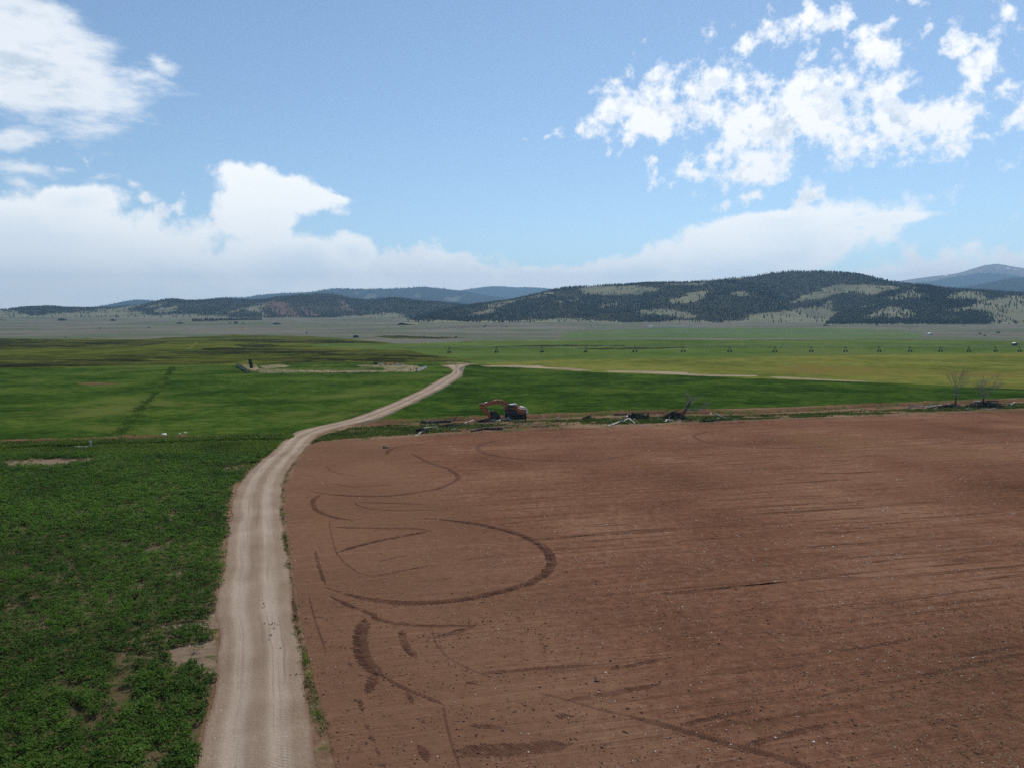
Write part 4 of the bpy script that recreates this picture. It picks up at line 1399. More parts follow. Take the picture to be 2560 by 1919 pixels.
def field_litter():
    r = np.random.default_rng(17)
    G = unproject(*np.array([(x, min(y, 2150)) for x, y in field_top[:10] + [(2700, 1022), (2700, 2150)] + field_left]).T)[:, :2]

    def pts(n, y0, y1):
        u = r.uniform(0, 1, n)
        y = y0 + (y1 - y0) * u
        x = r.uniform(-0.32, 0.72, n) * y
        k = r.uniform(0, 1, n) < y / y1
        q = np.column_stack([x, y])[k]
        return q[in_poly(q[:, 0], q[:, 1], G)]
    q = np.concatenate([pts(24000, 22, 60), pts(18000, 60, 118)])
    cl = fbm(q[:, 0] / 3.5, q[:, 1] / 1.6, 71, 4)
    right = np.clip((q[:, 0] / q[:, 1] + 0.22) * 2.2, 0.18, 1)
    q = q[r.uniform(0, 1, len(q)) < np.clip(cl * 2.6 - 0.8, 0.05, 1) * right]
    size = np.clip(r.lognormal(-3.45, 0.42, len(q)), 0.012, 0.10) * np.clip(q[:, 1] / 55, 0.8, 1.15)
    pebbles('field_stones', np.column_stack([q, 0.04 + size * 0.15]), size, M['stone'], 18)
    q = np.concatenate([pts(30000, 22, 48), pts(9000, 48, 80)])
    g = fbm(q[:, 0] / 2.0, q[:, 1] / 0.8, 72, 4)
    q = q[r.uniform(0, 1, len(q)) < np.clip(g * 2.4 - 0.6, 0.1, 1)]
    size = np.clip(r.lognormal(-3.3, 0.4, len(q)), 0.015, 0.12)
    pebbles('soil_clods', np.column_stack([q, 0.035 + size * 0.1]), size, M['clod'], 19, 0.55)
    # straw and dry stubble in the lower right
    y = r.uniform(23, 46, 15000)
    x = r.uniform(0.30, 0.72, 15000) * y
    g = fbm(x / 2.5, y / 1.5, 73, 4) + 0.25 * np.clip((x / y - 0.35) / 0.3, 0, 1) + 0.1 * np.clip((36 - y) / 10, -1, 1)
    k = g > 0.66
    P = np.column_stack([x[k], y[k], np.full(k.sum(), 0.035)])
    tufts('stubble', P, r.uniform(0.03, 0.09, len(P)), 0.10, 3, 0.018, M['straw'], 37, r.uniform(0, 1, len(P)), spread=1.6)
    # loose gravel on the road and its shoulder
    A, _ = resample(road_l, 400)
    B, _ = resample(road_r, 400)
    i = r.integers(0, 170, 5000)
    t = r.uniform(0.02, 1.12, 5000)
    P = A[i] * (1 - t[:, None]) + B[i] * t[:, None] + r.normal(0, 0.3, (5000, 3))
    P[:, 2] = 0.075
    size = np.clip(r.lognormal(-4.0, 0.45, 5000), 0.008, 0.06)
    pebbles('road_gravel', P, size, M['stone'], 20)
    # dark crumbs dropped by wheels
    q = np.array([(1670, 65), (1700, 82), (1706, 98), (1740, 215), (1762, 208), (1785, 212), (1745, 240), (1742, 285), (1756, 300), (1795, 368), (1950, 320), (1890, 545), (1720, 210)])
    P = unproject(*(np.array(ZB(q)).T))
    P = np.repeat(P, 2, 0)
    P[:, 0] += r.normal(0, 0.10, len(P))
    P[:, 1] += r.normal(0, 0.10, len(P))
    P[:, 2] = 0.12
    pebbles('mud_clods', P, np.clip(r.lognormal(-2.9, 0.4, len(P)), 0.02, 0.065), M['clod'], 24, 0.6, np.full(len(P), 0.4))


field_litter()

# ------------------------------------------------------------- tyre tracks
TRACKS = [
    (Z5([(1040, 650), (1250, 668), (1450, 695), (1600, 730), (1750, 775), (1860, 835), (1920, 900), (1935, 970), (1890, 1040), (1780, 1100), (1620, 1150), (1400, 1200), (1150, 1235), (900, 1240), (700, 1220), (560, 1190), (430, 1150), (370, 1130)]), 0.80, 1),
    (Z5([(960, 200), (1080, 265), (1220, 310), (1280, 350), (1290, 375), (1250, 405), (1150, 445), (1000, 475), (800, 498), (600, 500), (420, 488), (250, 462)]), 0.62, 1),
    (Z5([(340, 485), (290, 515), (280, 550), (300, 590), (350, 620), (440, 648), (560, 668)]), 0.55, 1),
    (Z5([(1720, 95), (1560, 112), (1450, 138), (1420, 160), (1425, 180), (1480, 205), (1600, 230), (1800, 248), (2000, 255), (2212, 252)]) + Z8([(200, 207), (300, 192), (380, 175)]), 0.60, 0),
    (Z8([(820, 68), (700, 73), (640, 88), (640, 100), (680, 120), (800, 140), (1000, 153), (1200, 150), (1330, 142)]), 0.55, 0),
    (Z5([(1200, 115), (1000, 140), (860, 160), (800, 185), (790, 215)]), 0.5, 0),
    (Z5([(410, 712), (600, 718), (800, 722), (1000, 722), (1100, 738)]), 0.5, 1),
    (Z5([(1100, 738), (900, 775), (700, 815), (560, 850), (450, 890)]), 0.55, 1),
    (Z5([(395, 650), (405, 750), (440, 880), (500, 960), (600, 1030), (750, 1070)]), 0.10, 0),
    (Z5([(1300, 590), (1100, 595), (850, 598), (680, 588), (590, 562), (565, 535)]), 0.22, 0),
    (Z5([(600, 541), (800, 548), (1050, 552)]), 0.4, 1),
    (Z5([(300, 880), (330, 1000), (370, 1110)]), 0.30, 1),
    (Z5([(400, 1190), (560, 1265), (720, 1325)]) + Z6([(420, 110), (560, 145), (750, 160), (1040, 158)]), 0.42, 1),
    (Z6([(378, 110), (350, 200), (345, 300), (385, 390), (440, 440), (500, 480)]), 0.85, 1),
    (Z6([(440, 450), (410, 520), (385, 580)]), 0.55, 1),
    (Z6([(500, 480), (640, 555), (760, 600), (860, 645)]), 0.30, 1),
    (Z6([(785, 170), (800, 250), (870, 340), (980, 410), (1080, 450), (1190, 485)]), 0.12, 0),
    (Z6([(1440, 570), (1640, 620), (1800, 670), (2000, 715)]), 0.14, 0),
    (Z6([(2000, 715), (2212, 770)]) + Z7([(200, 1070), (350, 1120), (520, 1165), (700, 1210), (880, 1276), (1000, 1330)]), 0.5, 1),
    (Z6([(800, 235), (930, 200), (1060, 155)]), 0.5, 1),
    (Z6([(1090, 450), (1250, 440), (1400, 425), (1760, 400)]), 0.36, 1),
    (Z6([(1620, 615), (1800, 590), (2000, 555), (2180, 520)]), 0.45, 1),
    (Z6([(930, 930), (1300, 922), (1640, 890)]), 1.0, 1),
    (Z6([(860, 640), (865, 720), (900, 860), (940, 980), (970, 1060)]), 0.10, 0),
    (Z6([(600, 190), (620, 280), (690, 360)]), 0.5, 1),
    (Z6([(1880, 430), (2050, 395), (2212, 360)]), 0.35, 1),
    (Z6([(700, 890), (740, 940), (760, 1000)]), 0.40, 1),
    (Z6([(1000, 500), (1060, 520)]), 0.5, 1),
    (Z6([(1540, 710), (1660, 715)]), 0.45, 1),
    (Z6([(1020, 775), (1120, 775), (1220, 785)]), 0.4, 1),
    (Z7([(100, 1020), (260, 980), (520, 930)]), 0.35, 1),
    (Z7([(500, 1140), (700, 1090), (850, 1050), (1000, 1015)]), 0.42, 1),
    (Z7([(0, 215), (250, 190), (500, 160), (940, 115)]), 0.30, 2),
    (Z7([(600, 610), (900, 575), (1200, 545), (1500, 490), (1900, 420)]), 0.34, 2),
    (Z7([(880, 860), (1200, 780), (1600, 710), (2100, 600), (2300, 560)]), 0.34, 2),
    (Z7([(930, 465), (1190, 430)]), 0.3, 2),
    (Z7([(400, 700), (700, 670), (1000, 630)]), 0.25, 2),
    (Z7([(1800, 600), (2212, 520)]), 0.3, 2),
    (Z7([(1000, 300), (1400, 260), (1800, 200), (2212, 150)]), 0.24, 2),
    (Z8([(-150, 590), (0, 580), (500, 540), (1000, 512), (1600, 475), (2030, 443)]), 0.22, 2),
    (Z8([(430, 855), (700, 825), (1080, 790)]), 0.36, 2),
    (Z8([(0, 350), (400, 335), (800, 318)]), 0.2, 2),
    (Z8([(500, 245), (900, 238)]), 0.2, 2),
    (Z8([(940, 208), (1400, 190), (1560, 184)]), 0.2, 2),
    (Z5([(1100, 492), (1500, 475), (2000, 450)]), 0.2, 2),
    (Z5([(1560, 690), (1900, 660), (2212, 640)]), 0.2, 2),
    (Z5([(1870, 800), (2040, 785), (2212, 765)]), 0.25, 2),
    (Z5([(1300, 942), (1500, 915), (1640, 900)]), 0.2, 2),
    (Z5([(1020, 1090), (1200, 1070), (1430, 1025)]), 0.26, 2),
    (Z5([(700, 1055), (870, 1020), (1050, 985), (1170, 975)]), 0.2, 2),
    (Z5([(740, 950), (860, 920), (990, 900)]), 0.26, 2),
    (Z5([(400, 410), (560, 435), (700, 428), (850, 420)]), 0.25, 2),
    (Z5([(380, 290), (400, 320), (470, 345), (600, 362)]), 0.16, 0),
    (Z6([(340, 610), (365, 690)]), 0.3, 1), (Z6([(375, 760), (400, 800)]), 0.32, 1), (Z6([(400, 830), (430, 870)]), 0.32, 1), (Z6([(440, 920), (460, 950)]), 0.3, 1), (Z6([(460, 985), (500, 1030)]), 0.35, 1),
    (Z6([(640, 570), (670, 640)]), 0.3, 1),
    (ZB([(1985, 20), (2010, 130), (2100, 400)]), 0.10, 0),
    (Z5([(120, 1010), (140, 1180), (170, 1340)]) + Z6([(-150, 20), (-120, 120)]), 0.2, 2),
]


def tyre_track(pts, width, style, seed):
    r = np.random.default_rng(seed)
    P0 = unproject(*np.array(pts, float).T)
    L0 = np.sum(np.hypot(*np.diff(P0[:, :2], axis=0).T))
    n = int(max(8, L0 / 0.15))
    P, L_ = resample(pts, n)
    tang = np.gradient(P[:, :2], axis=0)
    tang /= np.linalg.norm(tang, axis=1, keepdims=True) + 1e-9
    nrm = np.stack([-tang[:, 1], tang[:, 0]], -1)
    s = np.linspace(0, L_, n)
    fade = np.clip(np.minimum(s, L_ - s) / max(0.12 * L_, 0.3), 0.15, 1)
    brk = fbm(s / 1.3, s * 0, seed, 3)
    V, Fc = [], []
    # pressed strip, broken where the soil was firm
    wl = width / 2 * fade * (0.7 + 0.6 * fbm(s / 0.5, s * 0 + 3, seed + 1, 2))
    wr = width / 2 * fade * (0.7 + 0.6 * fbm(s / 0.5, s * 0 + 8, seed + 2, 2))
    thin = 1.1 if style == 0 else (0.8 if style == 1 else 0.8)
    for i in range(n):
        a = P[i, :2] + nrm[i] * wl[i] * thin
        b = P[i, :2] - nrm[i] * wr[i] * thin
        V += [(a[0], a[1], 0.041), (b[0], b[1], 0.041)]
    cut = {0: 0.10, 1: 0.18, 2: 0.33}[style]
    for i in range(n - 1):
        if brk[i] > cut:
            Fc.append((2 * i, 2 * i + 1, 2 * i + 3, 2 * i + 2))
    if style >= 1:
        # tread bars: soil squeezed up between the lugs of the tyre
        near_ = P[:, 1].mean() < 62
        step = 1 if near_ else 2
        for i in range(0, n, step):
            if r.uniform() > (0.9 if style == 1 else 0.45) * np.clip(brk[i] * 2.2, 0.2, 1):
                continue
            sides = (1, -1) if width > 0.34 else (1 if i % 2 else -1,)
            for sgn in sides:
                w2 = width / 2 * fade[i] * r.uniform(0.75, 1.08)
                h = r.uniform(0.014, 0.032)
                o = P[i, :2] + tang[i] * (0.09 if sgn > 0 else 0) + nrm[i] * r.normal(0, 0.02)
                e = o + nrm[i] * sgn * w2 - tang[i] * w2 * 0.75
                d = (e - o)
                d /= np.linalg.norm(d) + 1e-9
                q = np.array([-d[1], d[0]]) * (0.026 if near_ else 0.06)
                b = len(V)
                V += [(*(o - q), 0.036), (*(o + q), 0.036), (*(e + q), 0.036), (*(e - q), 0.036), (*o, 0.036 + h), (*e, 0.036 + h)]
                Fc += [(b, b + 4, b + 5, b + 3), (b + 1, b + 2, b + 5, b + 4), (b, b + 1, b + 4), (b + 2, b + 3, b + 5)]
    me = bpy.data.meshes.new('tyre_track')
    me.from_pydata([tuple(map(float, v)) for v in V], [], Fc)
    me.update()
    return link('tyre_track', me, M['track_soil'], field)


for i, (pts, w_, st_) in enumerate(TRACKS):
    tyre_track(pts, w_, st_, 200 + i)
# tread prints pressed into the road gravel
M['road_print'] = soil_material('damp_road_gravel', (0.22, 0.16, 0.12), (0.15, 0.10, 0.075), (0.30, 0.23, 0.18), furrow=False)

# ------------------------------------------------------------------ excavator
M['orange'] = plain('worn_orange_paint', (0.34, 0.092, 0.030), 0.45, 0.0, 0.5, 0.35, 3.0, (0.20, 0.06, 0.025))
M['black_steel'] = plain('black_steel', (0.022, 0.021, 0.022), 0.55, 0.3, 0.5, 0.4, 5.0)
M['grime'] = plain('grimy_steel', (0.050, 0.043, 0.040), 0.7, 0.2, 0.4, 0.5, 3.0)
M['glass'] = plain('cab_glass', (0.03, 0.035, 0.04), 0.06, 0.0, 0.8, 0.05)
gm = Mat('clear_cab_glass')
gm.color(gm.ramp(gm.noise(gm.objpos(), 2.0), [(0.4, (0.55, 0.60, 0.60)), (0.6, (0.75, 0.80, 0.80))]))
gm.b.inputs['Roughness'].default_value = 0.03
gm.b.inputs['Transmission Weight'].default_value = 0.95
gm.b.inputs['IOR'].default_value = 1.1
gm.b.inputs['Specular IOR Level'].default_value = 0.5
M['glass'] = gm.m
M['chrome'] = plain('cylinder_rod', (0.55, 0.55, 0.56), 0.2, 1.0, 0.5, 0.05)
M['glare_paint'] = plain('painted_sun_glare', (0.55, 0.53, 0.50), 0.4, 0.0, 0.5, 0.15)  # sun glare on engine cover, counterweight and cab roof, put into a pale colour
M['seat'] = plain('orange_seat', (0.55, 0.20, 0.10), 0.8)


def E(pts, dz=-0.11):
    return [((1560 - x) / 205.0, max(0.0, (1000 - y) / 217.0 + dz)) for x, y in pts]


def excavator():
    root = empty('excavator', at(1289, 1046), R(198))
    tag(root, 'orange tracked excavator with folded boom and bucket resting on the cleared strip', 'excavator')
    # undercarriage
    MB().prism(E([(1330, 905), (1330, 800), (1760, 800), (1760, 905)]), -0.75, 0.75).build('undercarriage', M['black_steel'], root, bevel=0.03)
    for sy in (1.02, -1.02):
        # track: a belt loop with raised shoes
        cx0, cx1, rr = (1560 - 1300) / 205.0, (1560 - 1810) / 205.0, 0.40
        loop = []
        for k in range(15):
            a = -math.pi / 2 + math.pi * k / 14
            loop.append((cx0 + math.cos(a) * rr, 0.42 + math.sin(a) * rr))
        for k in range(1, 11):
            t = k / 11
            loop.append((cx0 + (cx1 - cx0) * t, 0.42 + rr - 0.045 * math.sin(math.pi * t)))
        for k in range(15):
            a = math.pi / 2 + math.pi * k / 14
            loop.append((cx1 + math.cos(a) * rr, 0.42 + math.sin(a) * rr))
        for k in range(1, 11):
            t = k / 11
            loop.append((cx1 + (cx0 - cx1) * t, 0.42 - rr))
        n = len(loop)
        b = MB()
        w0, w1 = sy - 0.27, sy + 0.27
        cxm = (cx0 + cx1) / 2
        inn = []
        for (x, z) in loop:
            c0 = min(max(x, cx1), cx0)
            dx, dz = x - c0, z - 0.42
            l = math.hypot(dx, dz)
            inn.append((c0 + dx * (l - 0.07) / l, 0.42 + dz * (l - 0.07) / l))
        vs_ = [(x, w0, z) for x, z in loop] + [(x, w1, z) for x, z in loop] + [(x, w0, z) for x, z in inn] + [(x, w1, z) for x, z in inn]
        fs = []
        for i in range(n):
            j = (i + 1) % n
            fs += [(i, n + i, n + j, j), (2 * n + i, 2 * n + j, 3 * n + j, 3 * n + i), (i, j, 2 * n + j, 2 * n + i), (n + i, 3 * n + i, 3 * n + j, n + j)]
        b.add(vs_, fs)
        for i in range(n):
            x, z = loop[i]
            c0 = min(max(x, cx1), cx0)
            ang = math.atan2(z - 0.42, x - c0)
            b.box((x + math.cos(ang) * 0.012, sy, z + math.sin(ang) * 0.012), (0.05, 0.56, 0.035), Matrix.Rotation(-(ang - math.pi / 2), 3, 'Y'))
        tr = b.build('track', M['black_steel'], root)
        for x, r_, nm in ((cx0, 0.30, 'idler_wheel'), (cx1, 0.30, 'sprocket')):
            wb = MB().cyl((x, sy - 0.18, 0.42), (x, sy + 0.18, 0.42), r_, 18).cyl((x, sy - 0.2, 0.42), (x, sy + 0.2, 0.42), 0.12, 12)
            wb.build(nm, M['grime'], tr)
        for k in range(6):
            x = cx0 + (cx1 - cx0) * (k + 1) / 7
            MB().cyl((x, sy - 0.17, 0.17), (x, sy + 0.17, 0.17), 0.095, 12).build('roller', M['grime'], tr)
        MB().box((cxm, sy, 0.44), (cx0 - cx1 + 0.1, 0.22, 0.28)).build('track_frame', M['black_steel'], tr)
    MB().cyl((0, 0, 0.72), (0, 0, 0.96), 0.58, 24).build('turntable', M['grime'], root)
    # upper structure
    MB().prism(E([(1235, 800), (1235, 755), (1900, 755), (1925, 780), (1900, 800)]), -1.22, 1.22).build('deck', M['grime'], root, bevel=0.03)
    h = MB().prism(E([(1560, 752), (1560, 610), (1610, 560), (1700, 575), (1862, 590), (1862, 752)]), -1.20, 1.20).build('engine_hood', M['orange'], root, bevel=0.06)
    MB().box((-0.72, 1.213, 1.28), (0.62, 0.02, 0.42)).build('hood_panel', M['orange'], h, bevel=0.01)
    for k in range(5):
        MB().box((-1.25, 1.212, 1.14 + k * 0.075), (0.24, 0.02, 0.03)).build('vent_slat', M['black_steel'], h)
    MB().prism(E([(1716, 572), (1722, 520), (1850, 522), (1870, 545), (1870, 585)]), -0.85, 0.85).build('engine_cover', M['glare_paint'], h, bevel=0.04)
    cw = []
    for (x, z) in E([(1866, 785), (1866, 580), (1890, 568), (1920, 590), (1945, 640), (1955, 700), (1948, 770), (1935, 785)]):
        cw.append((x, z))
    MB().prism(cw, -1.20, 1.20).build('counterweight', M['glare_paint'], root, bevel=0.07)
    MB().prism(E([(1248, 752), (1248, 640), (1556, 640), (1556, 752)]), 0.35, 1.205).build('tool_box', M['grime'], root, bevel=0.03)
    MB().prism(E([(1300, 752), (1300, 600), (1556, 590), (1556, 752)]), -1.205, -0.45).build('fuel_tank', M['orange'], root, bevel=0.05)
    # cab on the near side: pillars, glass, roof
    cab = MB().prism(E([(1240, 638), (1250, 560), (1275, 560), (1275, 605), (1470, 605), (1470, 638)]), 0.36, 1.19).build('cab', M['black_steel'], root, bevel=0.02)
    for y in (0.40, 1.15):
        for (a, c) in (((1250, 610), (1290, 425)), ((1362, 608), (1368, 425)), ((1462, 608), (1462, 425))):
            (x0, z0), (x1, z1) = E([a, c])
            MB().tube([(x0, y, z0), (x1, y, z1)], 0.045, 6).build('pillar', M['black_steel'], cab)
    for y in (0.385, 1.165):
        MB().prism(E([(1268, 600), (1298, 432), (1362, 432), (1358, 600)]), y - 0.008, y + 0.008).build('window', M['glass'], cab)
    MB().prism(E([(1374, 600), (1374, 432), (1456, 432), (1456, 600)]), 0.377, 0.393).build('window', M['glass'], cab)
    MB().prism(E([(1240, 606), (1284, 432), (1292, 432), (1250, 606)]), 0.45, 1.10).build('windscreen', M['glass'], cab)
    MB().prism(E([(1280, 425), (1300, 398), (1420, 398), (1425, 385), (1520, 390), (1560, 410), (1560, 428), (1470, 430)]), 0.34, 1.21).build('roof', M['glare_paint'], cab, bevel=0.03)
    MB().prism(E([(1340, 604), (1350, 545), (1420, 540), (1425, 455), (1448, 455), (1448, 604)]), 0.52, 1.02).build('seat', M['seat'], cab, bevel=0.05)
    MB().prism(E([(1472, 638), (1472, 432), (1560, 455), (1590, 560), (1590, 638)]), -0.35, 1.15).build('rear_housing', M['orange'], root, bevel=0.04)
    MB().tube([(-0.15, 0.2, 2.0), (-0.15, 0.2, 2.62)], 0.05, 10).build('exhaust_pipe', M['black_steel'], root)
    x0, z0 = E([(1560, 470)])[0]
    MB().tube([(x0, 1.1, z0), (x0 - 0.38, 1.1, z0 - 0.02), (x0 - 0.38, 1.1, z0 - 0.75)], 0.022, 6).tube([(x0, -1.1, z0), (x0 - 0.38, -1.1, z0 - 0.02), (x0 - 0.38, -1.1, z0 - 0.75)], 0.022, 6).build('handrail', M['black_steel'], root)
    # boom, stick, bucket
    boom = MB().prism(E([(1330, 650), (1250, 700), (1215, 640), (1140, 520), (1075, 432), (1000, 408), (880, 408), (640, 440), (470, 458), (330, 452), (300, 415), (330, 378), (520, 320), (700, 280), (880, 250), (1000, 243), (1090, 260), (1180, 325), (1250, 410), (1330, 560)]), -0.22, 0.16)
    bo = boom.build('boom', M['orange'], root, bevel=0.02)
    for (p, r_) in (((330, 415), 0.11), ((900, 300), 0.09), ((1130, 440), 0.10)):
        (x, z), = E([p])
        MB().cyl((x, -0.30, z), (x, 0.24, z), r_, 14).build('pin', M['black_steel'], bo)
    for y in (-0.36, 0.29):
        a, c, d = E([(1215, 745), (1165, 590), (1120, 440)])
        cy = MB().tube([(a[0], y, a[1]), (c[0], y, c[1])], 0.075, 10).build('boom_cylinder', M['black_steel'], root, smooth=True)
        MB().tube([(c[0], y, c[1]), (d[0], y, d[1])], 0.042, 8).build('rod', M['chrome'], cy, smooth=True)
    a, c, d = E([(900, 262), (560, 330), (250, 372)])
    cy = MB().tube([(a[0], -0.03, a[1] + 0.10), (c[0], -0.03, c[1] + 0.14)], 0.075, 10).build('stick_cylinder', M['orange'], root, smooth=True)
    MB().tube([(c[0], -0.03, c[1] + 0.14), (d[0], -0.03, d[1] + 0.03)], 0.04, 8).build('rod', M['chrome'], cy, smooth=True)
    MB().prism(E([(228, 385), (245, 358), (300, 358), (360, 395), (430, 480), (560, 640), (660, 800), (690, 880), (660, 960), (620, 950), (540, 850), (440, 740), (310, 590), (245, 470)]), -0.17, 0.11).build('stick', M['orange'], root, bevel=0.02)
    a, c, d = E([(420, 500), (520, 610), (650, 770)])
    cy = MB().tube([(a[0] - 0.12, -0.03, a[1] + 0.04), (c[0] - 0.14, -0.03, c[1] + 0.04)], 0.065, 10).build('bucket_cylinder', M['black_steel'], root, smooth=True)
    MB().tube([(c[0] - 0.14, -0.03, c[1] + 0.04), (d[0] - 0.10, -0.03, d[1] + 0.04)], 0.036, 8).build('rod', M['chrome'], cy, smooth=True)
    out = E([(690, 665), (740, 640), (800, 672), (870, 745), (930, 815), (968, 880), (975, 925), (930, 958), (820, 985)])
    mouth = E([(690, 985), (640, 965), (640, 900)])
    bk = MB()
    W = 0.56
    prof = out + mouth
    for y in (-W - 0.03, W - 0.03):
        bk.prism(prof, y - 0.02, y + 0.02)
    for (p, q) in zip(out[:-1], out[1:]):
        dx, dz = q[0] - p[0], q[1] - p[1]
        l = math.hypot(dx, dz)
        nx, nz = dz / l * 0.03, -dx / l * 0.03
        bk.prism([p, q, (q[0] + nx, q[1] + nz), (p[0] + nx, p[1] + nz)], -W - 0.03, W - 0.03)
    bu = bk.build('bucket', M['grime'], root)
    for k in range(5):
        y = -W + 0.05 + k * (2 * W - 0.16) / 4
        x, z = out[-1]
        MB().prism([(x, max(z, 0.04)), (x + 0.02, max(z, 0.04) + 0.07), (x + 0.24, max(z, 0.04) + 0.015)], y - 0.05, y + 0.05).build('tooth', M['chrome'], bu)
    a, c, d = E([(600, 760), (700, 730), (740, 690)])
    MB().tube([(a[0], -0.2, a[1]), (c[0], -0.2, c[1]), (d[0], -0.2, d[1])], 0.045, 6).tube([(a[0], 0.15, a[1]), (c[0], 0.15, c[1]), (d[0], 0.15, d[1])], 0.045, 6).build('linkage', M['black_steel'], root)
    return root


excavator()

# ------------------------------------------------------------- logs and brush


def wood_material(name, base, dark, pale):
    m = Mat(name)
    p = m.objpos((1, 1, 1))
    n1 = m.noise(p, 1.3, 6, 0.7, 0.8)
    n2 = m.noise(p, 9.0, 5, 0.7)
    v = m.math('ADD', m.math('MULTIPLY', n1, 0.6), m.math('MULTIPLY', n2, 0.4))
    m.color(m.ramp(v, [(0.38, dark), (0.5, base), (0.62, pale)]))
    m.bump(n2, 0.02, 0.6)
    return m.m


M['dead_wood'] = wood_material('bleached_dead_wood', (0.52, 0.47, 0.41), (0.22, 0.18, 0.15), (0.72, 0.68, 0.62))
M['dark_wood'] = wood_material('dark_dead_bark', (0.085, 0.068, 0.056), (0.035, 0.028, 0.025), (0.20, 0.17, 0.145))
M['grey_wood'] = wood_material('grey_twigs', (0.26, 0.23, 0.21), (0.14, 0.12, 0.11), (0.38, 0.35, 0.33))
M['brush'] = wood_material('dark_brush', (0.055, 0.046, 0.038), (0.018, 0.016, 0.014), (0.26, 0.23, 0.20))


def log(pts, rad, mat, label, name='log', cat='log', twigs=2, seed=0, branches=()):
    """pts: (px, py, height above ground); a real trunk piece lying on the ground"""
    r = random.Random(seed)
    base = at(pts[0][0], pts[0][1])
    path = []
    m = len(pts)
    r0, r1 = rad if isinstance(rad, tuple) else (rad * 1.0, rad * 0.75)
    world = [at(x, y) + Vector((0, 0, h)) for x, y, h in pts]
    K = 5
    dense, rads = [], []
    for i in range(m - 1):
        for k in range(K):
            t = k / K
            dense.append(world[i].lerp(world[i + 1], t))
    dense.append(world[-1])
    nd = len(dense)
    for i in range(nd):
        t = i / (nd - 1)
        rr = (r0 + (r1 - r0) * t) * r.uniform(0.85, 1.15)
        rads.append(rr)
        j = Vector((r.uniform(-1, 1), r.uniform(-1, 1), r.uniform(-.4, .4))) * r0 * 0.35
        dense[i] = dense[i] - base + j + Vector((0, 0, rr * 0.8))
    e = empty(name, base)
    MB().tube(dense, rads, 8).build('trunk' if rad_big(r0) else 'stem', mat, e, smooth=True)
    for k in range(twigs):
        i = r.randrange(1, nd)
        p = dense[i]
        a = r.uniform(0, 6.28)
        d = Vector((math.cos(a), math.sin(a) * 0.7, r.uniform(0.15, 1.0))) * r.uniform(0.4, 1.3)
        q = p + d * 0.5 + Vector((0, 0, 0.05))
        MB().tube([p, q, p + d + Vector((r.uniform(-.2, .2), 0, r.uniform(-.1, .2)))], [r0 * 0.35, r0 * 0.25, r0 * 0.1], 5).build('branch', mat, e)
    for bp in branches:
        w = [at(x, y) + Vector((0, 0, h)) - base for x, y, h in bp]
        MB().tube(w, [r0 * 0.6] + [r0 * 0.4] * (len(w) - 2) + [r0 * 0.18], 6).build('branch', mat, e)
    tag(e, label, cat, 'cut timber lying along the cleared strip')
    return e


def rad_big(r):
    return r > 0.15


